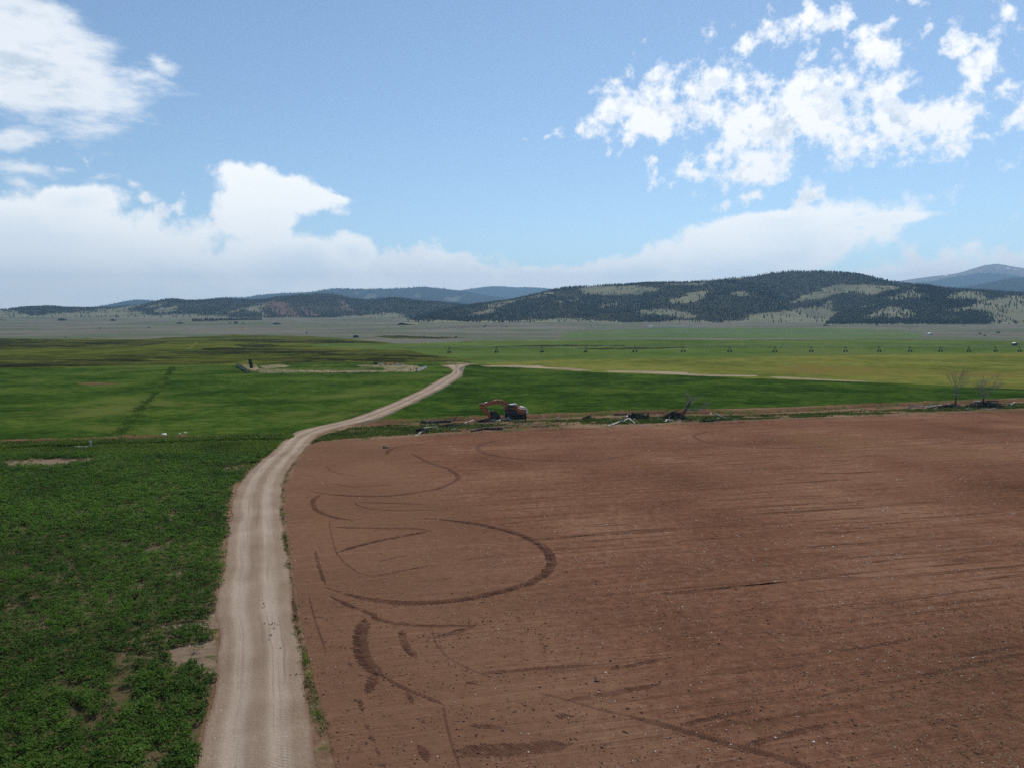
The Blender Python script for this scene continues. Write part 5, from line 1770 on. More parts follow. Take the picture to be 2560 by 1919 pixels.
DW, DK, GW = M['dead_wood'], M['dark_wood'], M['grey_wood']
LOGS = [
    ([(1051, 1058, 0), (1090, 1057, 0), (1127, 1055, 0.05)], (0.30, 0.2), DK, 'longest dark thick log left of the excavator with a pale limb curling up', 2, [[(1122, 1055, 0.2), (1133, 1054, 0.3), (1139, 1053, 0.7), (1145, 1053, 0.95)]]),
    ([(1056, 1073, 0.1), (1075, 1070, 0.1), (1096, 1069, 0.05)], 0.11, DW, 'thin pale branch on grass below the longest dark log', 2, []),
    ([(1036, 1090, 0), (1044, 1087, 0), (1051, 1085, 0.25)], 0.10, DW, 'short pale stick at the field edge farthest left of the timber', 1, [[(1046, 1087, 0), (1054, 1084, 0.35), (1062, 1083, 0.4)]]),
    ([(1160, 1059, 0), (1172, 1056, 0.1), (1184, 1053, 0.2)], 0.12, DW, 'slanting pale branch just left of the excavator bucket', 1, []),
    ([(1172, 1067, 0), (1200, 1066, 0), (1224, 1066, 0)], 0.07, DW, 'thin pale pole lying straight in the grass below the bucket', 0, []),
    ([(1178, 1079, 0), (1196, 1076, 0.05), (1210, 1073, 0.05), (1235, 1074, 0), (1258, 1074, 0)], (0.13, 0.26), DK, 'crooked log with thick dark butt at the field edge below the excavator', 3, []),
    ([(1226, 1050, 0), (1236, 1051, 0), (1247, 1053, 0), (1253, 1049, 0.1), (1275, 1049, 0.1)], 0.11, DW, 'white bent branch lying in front of the excavator track', 2, []),
    ([(1268, 1049, 0.45), (1274, 1050, 0.2), (1280, 1051, 0)], 0.08, DW, 'small white forked stick propped against the excavator track', 0, []),
    ([(1282, 1051, 0), (1297, 1051, 0), (1312, 1050, 0)], 0.07, DW, 'thin white stick under the rear of the excavator track', 1, []),
    ([(1308, 1041, 0), (1320, 1041, 0), (1332, 1041, 0)], 0.09, DW, 'pale pole lying on red soil behind the excavator', 1, []),
    ([(1330, 1067, 0), (1352, 1067, 0), (1374, 1067, 0)], 0.11, DK, 'dark pole lying along the field edge right of the excavator', 1, []),
    ([(1383, 1049, 0), (1392, 1046, 0.05), (1400, 1043, 0.15)], 0.08, GW, 'short slanting grey stick on red soil right of the excavator', 1, []),
    ([(1358, 1050, 0.6), (1360, 1050, 0.3), (1362, 1050, 0)], 0.10, DW, 'white broken stub standing in grass right of the excavator', 0, []),
    ([(1536, 1038, 0), (1562, 1037, 0), (1592, 1035, 0)], (0.2, 0.17), DK, 'straight dark log with pale top beside the middle brush heap', 2, []),
    ([(1520, 1066, 0), (1534, 1062, 0.05), (1546, 1057, 0.1), (1560, 1055, 0.15), (1568, 1050, 0.2)], 0.14, DW, 'long crooked white branch reaching the field edge left of the forked pair', 4, []),
    ([(1571, 1048, 0.1), (1583, 1055, 0), (1587, 1060, 0)], 0.13, DW, 'bent white branch forming the right half of the inverted V', 1, [[(1584, 1056, 0.1), (1592, 1057, 0.1), (1601, 1058, 0.05)]]),
    ([(1566, 1043, 0), (1570, 1040, 0.1), (1577, 1039, 0.2)], 0.12, DW, 'curved pale limb hooked over the middle brush heap', 0, []),
    ([(1604, 1039, 0.2), (1608, 1041, 0.15), (1610, 1044, 0)], 0.11, DW, 'short pale hook of wood at the right end of the middle brush heap', 0, []),
    ([(1663, 1056, 0), (1667, 1051, 0.1), (1676, 1052, 0.1), (1685, 1053, 0)], 0.13, DW, 'small white crooked branch in front of the dark brush heap', 1, []),
    ([(1684, 1048, 0), (1694, 1049, 0), (1704, 1051, 0)], 0.10, DW, 'pale straight stick beneath the leaning dead tree', 0, []),
    ([(1640, 1033, 0), (1650, 1032, 0.1), (1660, 1033, 0.1)], 0.12, DW, 'white branch on red soil behind the dark brush heap', 1, []),
    ([(1787, 1038, 0.2), (1803, 1043, 0.1), (1822, 1048, 0)], 0.13, GW, 'grey branch sloping down right of the leaning dead tree', 3, []),
    ([(1786, 1047, 0), (1802, 1047, 0), (1818, 1047, 0)], 0.10, DK, 'dark pole on the grass under the sloping grey branch', 1, []),
    ([(1757, 1041, 0), (1775, 1039, 0), (1778, 1036, 0.3)], 0.07, DW, 'thin white twig between leaning dead tree and sloping grey branch', 1, []),
    ([(2274, 1016, 0), (2292, 1016, 0), (2312, 1018, 0)], 0.14, GW, 'pale grey log at the left tail of the far right timber row', 2, []),
    ([(2322, 1017, 0), (2338, 1016, 0), (2354, 1014, 0.1)], 0.14, DW, 'bleached log left of the slim bare tree', 2, []),
    ([(2358, 1017, 0), (2364, 1015, 0.1), (2371, 1013, 0.3)], 0.12, DW, 'short bleached limb touching the slim bare tree', 1, []),
    ([(2432, 1010, 0.5), (2441, 1010, 0.5), (2450, 1009, 0.4)], 0.13, DW, 'white log on top of the far right heap left of the spreading tree', 0, []),
    ([(2424, 1015, 0.2), (2436, 1014, 0.3), (2448, 1016, 0.2)], 0.12, DW, 'white log on the front of the far right heap', 1, []),
    ([(2466, 1008, 0.4), (2480, 1008, 0.5), (2496, 1009, 0.4)], 0.15, DK, 'dark log along the top of the far right heap', 1, []),
    ([(2526, 1013, 0), (2531, 1011, 0.1), (2537, 1009, 0.3)], 0.11, DW, 'short white forked limb at the right end of the timber row', 0, []),
    ([(2414, 1023, 0), (2422, 1023, 0), (2430, 1023, 0)], 0.11, DW, 'short white log on the grass below the far right heap', 0, []),
    ([(2458, 1024, 0), (2490, 1022, 0), (2512, 1020, 0)], 0.10, DW, 'long pale pole at the field edge under the spreading tree', 0, []),
]
for i, (p, rd, mt, lb, tw, br) in enumerate(LOGS):
    log(p, rd, mt, lb, 'branch_log' if (rd if not isinstance(rd, tuple) else rd[0]) < 0.15 else 'log', 'log' if (rd if not isinstance(rd, tuple) else rd[0]) > 0.12 else 'branch', tw, 100 + i, br)


def brush_pile(px0, px1, py, h, n, label, seed, depth=1.6, mat=None):
    r = random.Random(seed)
    c = at((px0 + px1) / 2, py)
    hw = (at(px1, py) - at(px0, py)).length / 2
    b = MB()
    for k in range(n):
        x = r.gauss(0, 0.42) * hw
        x = max(-hw, min(hw, x))
        y = r.gauss(0, 0.4) * depth
        top = h * max(0.12, 1 - (x / hw) ** 2) * max(0.15, 1 - (y / depth / 1.2) ** 2)
        z = r.uniform(0.02, 1) * top
        a = r.gauss(0, 0.7)
        L_ = r.uniform(0.4, 1.5)
        d = Vector((math.cos(a), math.sin(a) * 0.8, r.gauss(0, 0.22))) * L_
        p = Vector((x, y, z))
        q = p + d * 0.5 + Vector((0, 0, r.uniform(-.08, .1)))
        e = p + d
        q.z, e.z = max(q.z, 0.02), max(e.z, 0.02)
        rr = r.uniform(0.02, 0.075)
        b.tube([p, q, e], [rr, rr * 0.85, rr * 0.4], 5)
    o = b.build('brush_pile', mat or M['brush'], None, c)
    return tag(o, label, 'brush pile', 'heaps of cleared brush')


brush_pile(1650, 1712, 1046, 1.15, 420, 'largest dark heap of brush at the foot of the leaning dead tree', 3)
brush_pile(1560, 1614, 1045, 0.85, 260, 'tangled dark heap of brush left of the upright broken stump', 4)
brush_pile(1034, 1056, 1080, 0.6, 160, 'small dark root clump in grass at the left end of the timber', 5, 0.7)
brush_pile(1085, 1150, 1067, 0.35, 160, 'low flat spread of dark twigs under the longest dark log', 6, 1.0)
brush_pile(2410, 2508, 1018, 1.15, 480, 'wide dark heap of brush around the spreading bare tree', 7, 2.0)
brush_pile(2330, 2412, 1019, 0.55, 260, 'low dark line of brush at the foot of the slim bare tree', 8, 1.4)
brush_pile(1180, 1232, 1054, 0.35, 90, 'thin scatter of twigs below the excavator bucket', 9, 0.9)
brush_pile(1450, 1480, 1046, 0.3, 60, 'small low scatter of twigs midway along the red bank', 10, 0.6)
brush_pile(1740, 1800, 1054, 0.22, 70, 'flat dark twigs on the field edge right of the leaning dead tree', 11, 0.6)


# loose sticks and bark litter all along the strip
def wood_litter():
    r = random.Random(77)
    for nm, mt, n in (('dark_wood_litter', M['brush'], 420), ('pale_wood_litter', M['dead_wood'], 170)):
        b = MB()
        for k in range(n):
            px = r.choice([r.uniform(1040, 1340), r.uniform(1500, 1840), r.uniform(1500, 1840), r.uniform(2260, 2530), r.uniform(2260, 2530), r.uniform(1040, 2530)])
            py = float(np.interp(px, [1040, 1200, 1330, 1500, 1620, 1720, 1850, 2050, 2250, 2400, 2520], [1072, 1062, 1057, 1051, 1046, 1045, 1045, 1034, 1022, 1017, 1014])) + r.gauss(0, 4.5)
            p = at(px, py) + Vector((0, 0, 0.06))
            a = r.gauss(0, 0.6)
            d = Vector((math.cos(a), math.sin(a), r.uniform(-0.02, 0.25))) * r.uniform(0.3, 1.5)
            rr = r.uniform(0.02, 0.06)
            b.tube([p, p + d * 0.5 + Vector((0, 0, r.uniform(0, .08))), p + d], [rr, rr * 0.8, rr * 0.4], 4)
        tag(b.build(nm, mt), kind='stuff')


wood_litter()


# ---------------------------------------------------------------- dead trees
def grow(b, p, d, length, rad, depth, r, spread=0.5, up=0.15, n=6):
    """a limb that bends and forks"""
    segs = 4
    path, rads = [p.copy()], [rad]
    q, dd = p.copy(), d.normalized()
    forks = []
    for k in range(segs):
        dd = (dd + Vector((r.gauss(0, 0.16), r.gauss(0, 0.16), r.gauss(0, 0.10) + up * 0.25))).normalized()
        q = q + dd * length / segs
        path.append(q.copy())
        rads.append(rad * (1 - 0.62 * (k + 1) / segs))
        if k >= 1:
            forks.append((q.copy(), dd.copy(), rads[-1]))
    b.tube(path, rads, n if rad > 0.04 else 4, cap=False)
    if depth <= 0:
        return
    for (fp, fd, fr) in forks + [forks[-1]]:
        for _ in range(1 if depth > 2 else 2):
            nd = (fd + Vector((r.gauss(0, spread), r.gauss(0, spread), r.gauss(0, spread * 0.6) + up))).normalized()
            grow(b, fp, nd, length * r.uniform(0.42, 0.68), fr * r.uniform(0.55, 0.8), depth - 1, r, spread, up, n)


def leaning_tree():
    base = at(1701, 1049)
    r = random.Random(8)
    e = empty('dead_tree', base)
    S = base.y / F

    def pt(px, py, dy=0.0):
        return Vector(((px - 1701) * S, dy, (1049 - py) * S))
    main = [pt(1701, 1051), pt(1705, 1040), pt(1711, 1028), pt(1718, 1018), pt(1722, 1008), pt(1725, 1000, .2)]
    MB().tube(main, [0.24, 0.22, 0.20, 0.18, 0.14, 0.11], 8).build('trunk', M['dark_wood'], e, smooth=True)
    b = MB()
    limbs = [[pt(1725, 1000, .2), pt(1724, 992, .2), pt(1727, 983, .3)], [pt(1724, 1002), pt(1733, 998, -.4), pt(1745, 991, -.6)],
             [pt(1716, 1022), pt(1726, 1024, -.3), pt(1735, 1023, -.5), pt(1748, 1019, -.6), pt(1758, 1011, -.5), pt(1768, 1006, -.4)],
             [pt(1735, 1023, -.5), pt(1746, 1024, -.2), pt(1764, 1018, .1)], [pt(1720, 1012), pt(1716, 1003, .4), pt(1714, 996, .6)],
             [pt(1722, 1006), pt(1730, 1007, .5), pt(1738, 1004, .8)]]
    for L_ in limbs:
        b.tube(L_, [0.10] + [0.075] * (len(L_) - 2) + [0.03], 6)
        for k in range(1, len(L_)):
            for _ in range(3):
                d = (L_[k] - L_[k - 1]).normalized() + Vector((r.gauss(0, .7), r.gauss(0, .6), r.gauss(0.25, .5)))
                grow(b, L_[k].lerp(L_[k - 1], r.random()), d, r.uniform(0.4, 0.9), 0.032, 1, r, 0.6, 0.2, 4)
    b.build('branches', M['grey_wood'], e)
    tag(e, 'leaning leafless dead tree rising out of the largest brush heap', 'tree', 'bare trees along the cleared strip')


leaning_tree()


def bare_tree(px, py, h, lean, label, seed, spread, limbs, trunk_h):
    r = random.Random(seed)
    e = empty('bare_tree', at(px, py))
    th = h * trunk_h
    top = Vector((lean * th, 0, th))
    MB().tube([Vector((0, 0, -0.1)), Vector((lean * th * 0.3, 0.05, th * 0.5)), top], [0.21, 0.17, 0.15], 8).build('trunk', M['dark_wood'], e, smooth=True)
    b = MB()
    for k in range(limbs):
        a = 2 * math.pi * k / limbs + r.uniform(-.4, .4)
        d = Vector((math.cos(a) * spread, math.sin(a) * spread, r.uniform(0.7, 1.3)))
        grow(b, top + Vector((0, 0, -r.uniform(0, 0.5) * th * 0.4)), d, (h - th) * r.uniform(0.6, 0.95), 0.085, 3, r, 0.42, 0.16, 5)
    b.build('crown', M['grey_wood'], e)
    tag(e, label, 'tree', 'bare trees along the cleared strip')


bare_tree(2389, 1016, 5.6, 0.0, 'slim upright bare tree, left one of the far right pair', 5, 0.28, 4, 0.34)
bare_tree(2458, 1013, 5.0, 0.04, 'spreading bare tree standing in the wide brush heap, right one of the pair', 9, 0.75, 6, 0.30)

# upright broken stump
st = MB().tube([(0, 0, -0.1), (0.02, 0, 0.4), (0.08, 0.02, 0.9), (0.16, 0.03, 1.25)], [0.36, 0.26, 0.16, 0.05], 9)
st.tube([(0.1, 0.05, 0.2), (-0.3, -0.1, 0.05), (-0.55, -0.15, -0.02)], [0.14, 0.1, 0.05], 6)
tag(st.build('stump', wood_material('reddish_stump', (0.13, 0.075, 0.055), (0.06, 0.035, 0.028), (0.22, 0.15, 0.11)), None, at(1619, 1047), smooth=True), 'upright reddish broken stump between the two brush heaps', 'stump')


# ------------------------------------------------------------------- corral
M['fence_wood'] = wood_material('weathered_fence_wood', (0.16, 0.155, 0.155), (0.07, 0.066, 0.068), (0.30, 0.29, 0.29))
M['white_board'] = wood_material('whitewashed_boards', (0.50, 0.49, 0.48), (0.20, 0.19, 0.18), (0.68, 0.67, 0.66))
M['dark_post'] = wood_material('dark_post_wood', (0.05, 0.043, 0.038), (0.025, 0.022, 0.02), (0.10, 0.09, 0.08))
M['wire'] = plain('fence_wire', (0.12, 0.12, 0.12), 0.5, 0.8)


def rail_fence(name, a, b, n, h, rails, mat, label, post_r=0.09, board=0.16, post_mat=None, jitter=0.0, seed=1, cat='fence', extra=0.15):
    r = random.Random(seed)
    A, B = at(*a), at(*b)
    e = empty(name, A)
    d = B - A
    ang = math.atan2(d.y, d.x)
    e.rotation_euler = (0, 0, ang)
    L_ = math.hypot(d.x, d.y)
    for k in range(n):
        x = L_ * k / max(1, n - 1)
        hh = h + extra + r.uniform(-jitter, jitter) * h
        MB().tube([(x, 0, -0.3), (x, 0, hh * 0.5), (x + r.uniform(-.03, .03), 0, hh)], [post_r, post_r * 0.95, post_r * 0.9], 7).build('post', post_mat or mat, e)
    for j in range(rails):
        z = h * (j + 0.6) / rails
        for k in range(n - 1):
            if jitter and r.random() < 0.12:
                continue
            x0, x1 = L_ * k / (n - 1), L_ * (k + 1) / (n - 1)
            dz = r.uniform(-0.03, 0.03)
            MB().box(((x0 + x1) / 2, -post_r - 0.02, z + dz), (x1 - x0 - 0.02, 0.04, board), Matrix.Rotation(r.uniform(-.01, .01) - (r.uniform(-.05, .05) if jitter else 0), 3, 'Y')).build('rail', mat, e)
    tag(e, label, cat)
    return e


def wire_fence(a, b, n, h, label, wires=2, seed=1, mat=None):
    r = random.Random(seed)
    A, B = at(*a), at(*b)
    e = empty('wire_fence', A)
    d = B - A
    e.rotation_euler = (0, 0, math.atan2(d.y, d.x))
    L_ = math.hypot(d.x, d.y)
    for k in range(n):
        x = L_ * k / (n - 1)
        MB().tube([(x, 0, -0.3), (x + r.uniform(-.06, .06), r.uniform(-.05, .05), h * r.uniform(0.8, 1.15))], [0.06, 0.045], 6).build('post', mat or M['dark_post'], e)
    for j in range(wires):
        z = h * (0.4 + 0.5 * j / max(1, wires - 1))
        MB().tube([(0, 0.06, z), (L_, 0.06, z)], 0.012, 4).build('wire', M['wire'], e)
    tag(e, label, 'fence')


rail_fence('rail_fence', (592, 915.5), (621, 933), 6, 1.25, 4, M['fence_wood'], 'grey slatted rail fence at the left end of the corral', 0.11, 0.2)
rail_fence('gate', (623, 933.5), (643, 933), 2, 1.05, 2, M['dark_post'], 'open dark gate frame beside the grey slatted rail fence', 0.10, 0.09, cat='gate')
wire_fence((646, 933), (1022, 931), 20, 1.15, 'long wire fence with thin posts along the near side of the corral')
rail_fence('gate', (1025.5, 930), (1041, 929.5), 2, 1.25, 1, M['dark_post'], 'dark post gate frame beside the white board fence', 0.11, 0.10, cat='gate')
rail_fence('board_fence', (1044, 929), (1066, 921), 5, 1.0, 3, M['white_board'], 'white weathered board fence at the right end of the corral', 0.10, 0.22, None, 0.25, 4)
wire_fence((905, 912.5), (1062, 918.5), 14, 1.3, 'dark post fence along the far side of the corral', 3, 5)
wire_fence((600, 911), (900, 912), 11, 1.1, 'sparse wire fence behind the pale bare ground of the corral', 2, 6)


def slab():
    e = empty('timber_panel', at(629, 921))
    e.rotation_euler = (0, R(-10), 0)
    for k in range(5):
        x = -0.46 + k * 0.23
        h = 3.3 + random.uniform(-0.12, 0.12)
        MB().box((x, 0, h / 2 - 0.1), (0.222, 0.06, h)).build('plank', M['dark_post'], e)
    for z in (0.6, 1.8, 2.9):
        MB().box((0, 0.06, z), (1.15, 0.06, 0.14)).build('batten', M['dark_post'], e)
    for sx in (-0.4, 0.4):
        MB().tube([(sx, 0.1, 2.4), (sx + 0.3, 1.3, 0.0)], 0.06, 6).build('brace', M['dark_post'], e)
    tag(e, 'tall dark leaning timber panel standing inside the corral', 'panel')


slab()
ORW = wood_material('fresh_cut_wood', (0.42, 0.19, 0.09), (0.22, 0.09, 0.05), (0.58, 0.33, 0.19))
for i, (x0, x1, y, rr, mt, lb) in enumerate([
        (966, 982, 912.5, 0.42, ORW, 'thick orange-brown log in the corral timber stack, near the right'),
        (970, 990, 911.2, 0.42, ORW, 'orange-brown log lying at the back of the corral timber stack'),
        (962, 972, 912.8, 0.30, ORW, 'short reddish log at the left of the corral timber stack'),
        (946, 958, 912.2, 0.30, M['dead_wood'], 'pale bleached log between the dark heap and the corral timber stack'),
        (936, 944, 911.8, 0.55, M['dark_post'], 'dark chunky log near the left of the corral timber'),
        (988, 1000, 913, 0.26, M['dead_wood'], 'pale grey log at the right of the corral timber stack'),
        (996, 1008, 912.3, 0.3, M['grey_wood'], 'grey log at the far right of the corral timber')]):
    log([(x0, y, 0), ((x0 + x1) / 2, y - 0.1, 0.0), (x1, y - 0.15, 0)], (rr, rr * 0.85), mt, lb, 'log', 'log', 1, 300 + i)['group'] = 'timber in the corral'


# ------------------------------------------------------------ irrigation pivot
M['galv'] = plain('galvanised_steel', (0.40, 0.41, 0.42), 0.45, 0.6, 0.5, 0.2)
M['tower_steel'] = plain('weathered_tower_steel', (0.13, 0.13, 0.125), 0.6, 0.3)
M['tyre'] = plain('tyre_rubber', (0.035, 0.034, 0.032), 0.85)


def pivot():
    xs = [1010, 1123, 1241, 1355, 1464, 1587, 1708, 1824, 1937, 2028, 2114, 2198, 2275, 2351, 2422, 2489, 2549, 2612]
    ys = np.interp(xs, [1010, 1123, 1587, 2549, 2612], [883.5, 883, 880.5, 880, 880])
    B = [at(x, y) for x, y in zip(xs, ys)]
    e = empty('irrigation_pivot', B[1])
    H = 2.75
    o = B[1]
    for k, b in enumerate(B):
        p = b - o
        if k > 0:
            t = MB()
            wd = 0.55 if k < 5 else 0.95
            d = Vector((wd, 0.5, 0))
            for s in (-1, 1):
                t.tube([p + Vector((0.12 * s, 0, H)), p + d * s * 0.9 + Vector((0, 0, 0.5))], 0.10, 5)
                t.tube([p + Vector((0.25 * s, 0.3, H * 0.95)), p + d * s * 0.9 + Vector((0, 0, 0.5))], 0.07, 5)
            t.tube([p - d + Vector((0, 0, 0.5)), p + d + Vector((0, 0, 0.5))], 0.10, 6)
            t.tube([p - d * 0.5 + Vector((0, 0, 1.5)), p + d * 0.5 + Vector((0, 0, 1.5))], 0.06, 5)
            t.tube([p + Vector((-0.6, 0, H)), p + Vector((0.6, 0, H))], 0.16, 6)
            to = t.build('tower', M['tower_steel'], e)
            for s in (-1, 1):
                c = p + d * s + Vector((0, 0, 0.5))
                ax = Vector((-0.5, wd, 0)).normalized() * 0.17
                w = MB()
                w.cyl(c - ax, c + ax, 0.5, 14)
                w.build('wheel', M['tyre'], to)
        if k < len(B) - 1:
            q = B[k + 1] - o
            span = q - p
            n = 10
            path = [p + span * (i / n) + Vector((0, 0, H + 0.55 * math.sin(math.pi * i / n))) for i in range(n + 1)]
            s_ = MB().tube(path, 0.11, 6).build('span_pipe', M['galv'], e)
            tr = MB()
            low = [p + span * (i / n) + Vector((0, 0, H - 0.65 * math.sin(math.pi * i / n))) for i in range(n + 1)]
            tr.tube(low, 0.03, 4)
            for i in range(1, n):
                tr.tube([path[i], low[i]], 0.025, 4)
            tr.build('truss', M['grime'], s_)
            for i in range(2, n, 2):
                MB().tube([path[i], path[i] - Vector((0, 0, 1.5))], 0.018, 4).build('drop_hose', M['grime'], s_)
    tag(e, 'long wheeled irrigation line with many towers crossing the green field', 'irrigation rig')


pivot()

# far irrigation line with its white spray
fa, fb = at(1628, 820), at(1790, 825)
fe = empty('far_irrigation_line', fa)
MB().tube([Vector((0, 0, 2.2)), fb - fa + Vector((0, 0, 2.2))], 0.45, 6).build('pipe', plain('white_pipe', (0.7, 0.7, 0.7), 0.5), fe)
for k in range(6):
    p = (fb - fa) * (k / 5)
    MB().tube([p + Vector((-0.8, 0, 0)), p + Vector((0, 0, 2.2)), p + Vector((0.8, 0, 0))], 0.12, 5).build('support', M['grime'], fe)
tag(fe, 'far pale sprinkler line near the foot of the hills', 'irrigation rig')
sp = at(1626, 819.5)
r_ = np.random.default_rng(9)
qq = np.column_stack([r_.normal(0, 2.4, 900), r_.normal(0, 2.0, 900), np.abs(r_.normal(0, 2.0, 900)) + 0.5]) + np.array(sp)
pebbles('water_spray', qq, r_.uniform(0.05, 0.22, 900), stone_material('water_droplets', (0.75, 0.78, 0.8), (0.85, 0.87, 0.9)), 10, 1.0)


# ---------------------------------------------------------- bushes, buildings
def bush_mesh(seed):
    r = np.random.default_rng(seed)
    n = 260
    d = r.normal(0, 1, (n, 3))
    d /= np.linalg.norm(d, axis=1, keepdims=True)
    rad = r.uniform(0.35, 1.0, n) ** 0.6 * (0.75 + 0.4 * vnoise(d[:, 0] * 2 + 5, d[:, 1] * 2 + d[:, 2] * 2, seed))
    c = d * rad[:, None] * np.array([0.62, 0.62, 0.5]) + np.array([0, 0, 0.5])
    u = r.normal(0, 1, (n, 3))
    w = r.normal(0, 1, (n, 3))
    u *= 0.11 / np.linalg.norm(u, axis=1, keepdims=True)
    w *= 0.11 / np.linalg.norm(w, axis=1, keepdims=True)
    V = np.stack([c + u, c + w, c - u], 1).reshape(-1, 3)
    V[:, 2] = np.maximum(V[:, 2], 0)
    Fc = np.arange(n * 3).reshape(-1, 3)
    me = np_mesh('bush', V, Fc, False, {'tone': np.repeat(r.uniform(0, 1, n), 3)})
    me.materials.append(M['conifer'])
    return me


bushes = [bush_mesh(i) for i in range(3)]
BUSH = [(355, 791, 5), (1212, 818, 5.5), (2192, 814.5, 7), (1478, 816, 3), (1265, 818, 4), (590, 811, 11), (575, 810, 6), (608, 811, 5), (890, 842, 3), (767, 834, 4), (250, 822, 4), (372, 821, 4), (640, 812, 3), (705, 812, 2.5), (2275, 823, 3),
        (2450, 836, 4), (2462, 841, 3.5), (2495, 834, 6), (2410, 815, 4), (1990, 806, 3.5), (1897, 818, 3), (12, 802, 6), (4, 801, 6), (164, 845, 2.2), (980, 796, 6), (985, 797, 5), (2085, 803, 4), (1050, 803, 5), (860, 802, 5), (890, 802, 4), (606, 822, 3), (1500, 856, 1.5), (1140, 844, 3), (1105, 845, 3), (1060, 843, 3), (960, 842, 3), (2230, 815, 3)]
for i, (x, y, s) in enumerate(BUSH):
    o = link('bush', bushes[i % 3], None, None, at(x, y))
    s *= 0.62
    o.scale = (s * random.uniform(.9, 1.2), s, s * random.uniform(.7, .95))
    o.rotation_euler = (0, 0, i * 1.3)
    tag(o, 'small dark bush dotted on the sage plain before the hills', 'bush', 'bushes dotted over the sage plain')


def shed(px, py, w, d, h, rh, wall, roof, label, rot=0.2, name='shed'):
    e = empty(name, at(px, py), rot)
    MB().box((0, 0, h / 2), (w, d, h)).build('wall', wall, e)
    MB().prism([(-w / 2 - 0.3, h + 0.005), (0, h + rh), (w / 2 + 0.3, h + 0.005)], -d / 2 - 0.3, d / 2 + 0.3).build('roof', roof, e)
    MB().box((0, -d / 2 - 0.02, h * 0.4), (w * 0.25, 0.05, h * 0.8)).build('door', M['dark_post'], e)
    tag(e, label, 'building')


WHITE = plain('white_wall', (0.65, 0.63, 0.60), 0.7)
DARKR = plain('dark_roof', (0.07, 0.06, 0.06), 0.7)
shed(2325, 838.5, 4.2, 3, 2, 0.9, WHITE, WHITE, 'small white shed beside the dirt lane on the far right', 0.3)
shed(2537, 864, 2.4, 2.0, 1.5, 0.6, DARKR, WHITE, 'small pale-roofed pump hut near the right edge', 0.1)
shed(156, 802, 18, 8, 4, 2, DARKR, DARKR, 'long dark barn far left on the plain', 0.0)
shed(283, 802.5, 11, 6, 3, 1.5, plain('red_barn_wall', (0.16, 0.06, 0.05), 0.8), DARKR, 'reddish low barn far left on the plain', 0.0)
shed(692, 811.5, 14, 6, 2.4, 0.9, DARKR, DARKR, 'dark low shed on the plain right of the windbreak', 0.0)
shed(890, 844.5, 5, 3, 1.9, 0.6, DARKR, DARKR, 'small dark hut on the sage flat above the wet meadow', 0.0)
shed(450, 809.5, 12, 5, 2, 0.7, DARKR, DARKR, 'dark low shed on the plain left of the windbreak', 0.0)
for i, a in enumerate([[(1950, 817.5), (2050, 819.5), (2150, 822), (2260, 825.2), (2250, 824), (2150, 820.6), (2050, 818.3)], [(2320, 827.5), (2420, 830), (2420, 829), (2330, 826.8)], [(2303, 830.6), (2312, 829.3), (2304, 826), (2309, 826), (2318, 829.5), (2312, 830.8)],
                       [(540, 824.5), (640, 823.8), (800, 824.3), (850, 824.0), (800, 823.0), (640, 822.4), (560, 823.3)], [(910, 847.3), (1050, 847.8), (1050, 846.8), (940, 846.5)]]):
    sheet('farm_track', a, M['tan'], 0.05, 140 + i, 3, 0.12, 4)


# --------------------------------------------------------- small near things
def rock(px, py, s, label, seed, mat):
    r = np.random.default_rng(seed)
    V, Fc = [], []
    n, k = 9, 5
    for j in range(k + 1):
        th = math.pi * j / k
        for i in range(n):
            a = 2 * math.pi * i / n
            q = s * (0.75 + 0.5 * r.uniform())
            V.append((math.sin(th) * math.cos(a) * q * 1.2, math.sin(th) * math.sin(a) * q, (math.cos(th) * 0.6 + 0.25) * q))
    for j in range(k):
        for i in range(n):
            i2 = (i + 1) % n
            Fc.append((j * n + i, (j + 1) * n + i, (j + 1) * n + i2, j * n + i2))
    o = link('rock', np_mesh('rock', np.array(V), np.array(Fc)), mat, None, at(px, py))
    return tag(o, label, 'rock', 'white rocks along the ditch')


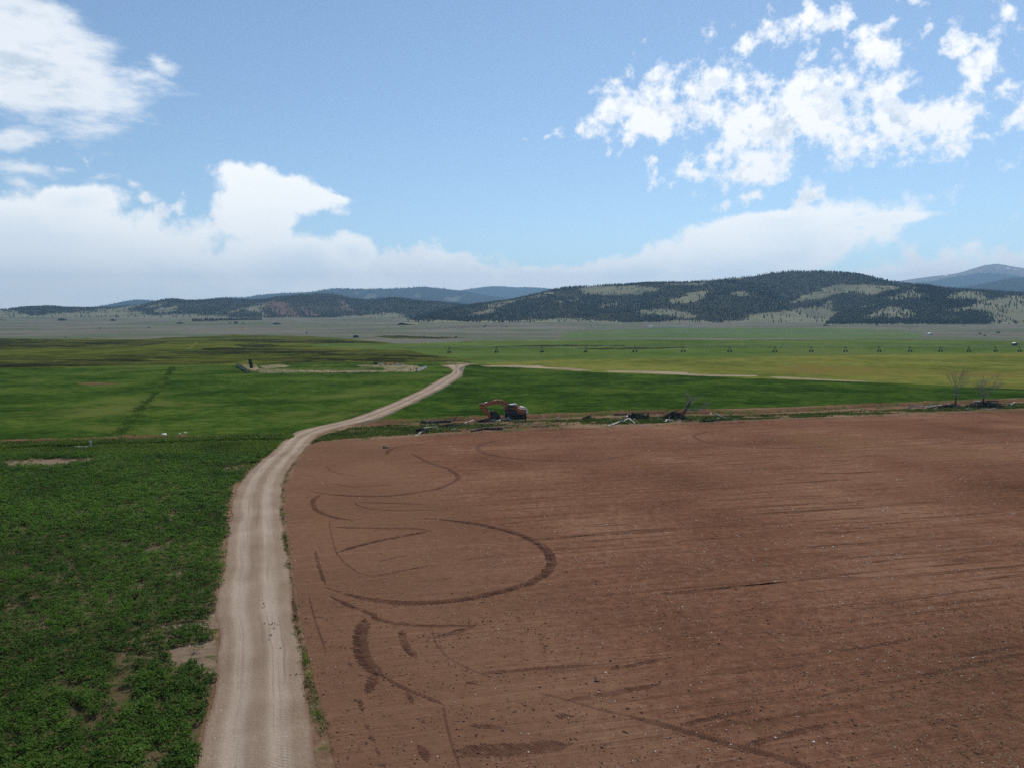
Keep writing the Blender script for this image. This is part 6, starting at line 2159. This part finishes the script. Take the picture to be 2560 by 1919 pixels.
WR = plain('white_limestone', (0.66, 0.66, 0.66), 0.8, grain=0.15)
rock(411, 1087, 0.33, 'largest white rock above the bare ditch bank on the left', 1, WR)
rock(397, 1090, 0.17, 'small white rock just left of the largest white rock', 2, WR)
rock(419, 1090.5, 0.2, 'small white rock just right of the largest white rock', 3, WR)
rock(449, 1084, 0.13, 'tiny white rock midway between the largest and the lone right one', 4, WR)
rock(463, 1082, 0.18, 'lone white rock farthest right above the ditch bank', 5, WR)
rock(965, 1119, 0.42, 'flat pale rock lying on the tilled field near its upper left corner', 6, M['bare_soil'])
sp_ = MB().tube([(0, 0, -0.2), (0, 0, 0.85)], 0.12, 12).tube([(0, 0, 0.85), (0, 0, 0.93)], 0.16, 12)
tag(sp_.build('standpipe', M['galv'], None, at(227, 1118)), 'short pale upright standpipe beside the ditch on the left', 'pipe')
A_, B_ = at(185, 1118.5), at(222, 1117.8)
cs = MB().box((0, 0, 0.06), ((B_ - A_).length, 0.25, 0.2))
tag(cs.build('ditch_sill', plain('concrete', (0.45, 0.43, 0.40), 0.9), None, (A_ + B_) / 2), 'low pale concrete sill left of the standpipe', 'sill')


def mast(px, h, label):
    q = R3.surf(np.array([float(px)]), np.array([0.995]))[0]
    e = empty('radio_mast', (q[0], q[1], q[2] - 2))
    MB().tube([(0, 0, 0), (0, 0, h)], [0.7, 0.3], 4).build('pole', M['grime'], e)
    MB().box((0, 0, h * 0.75), (1.8, 0.8, 1.8)).build('antenna', M['galv'], e)
    tag(e, label, 'mast')


mast(2478, 34, 'thin radio mast on the mountain top, left of the pair')
mast(2489, 42, 'taller thin radio mast on the mountain top, right of the pair')

# ------------------------------------------------------------------- haze
def make_haze():
    m = bpy.data.materials.new('haze')
    m.use_nodes = True
    nt = m.node_tree
    nt.nodes.clear()
    o = nt.nodes.new('ShaderNodeOutputMaterial')
    v = nt.nodes.new('ShaderNodeVolumePrincipled')
    v.inputs['Color'].default_value = (0.42, 0.70, 1.0, 1)
    v.inputs['Density'].default_value = HAZE_DENSITY
    v.inputs['Anisotropy'].default_value = 0.25
    nt.links.new(v.outputs[0], o.inputs['Volume'])
    b = MB().box((0, 6200, 419), (29000, 17000, 842))
    h = b.build('haze', m)
    tag(h, kind='stuff')


HAZE_DENSITY = 8.0e-5
make_haze()
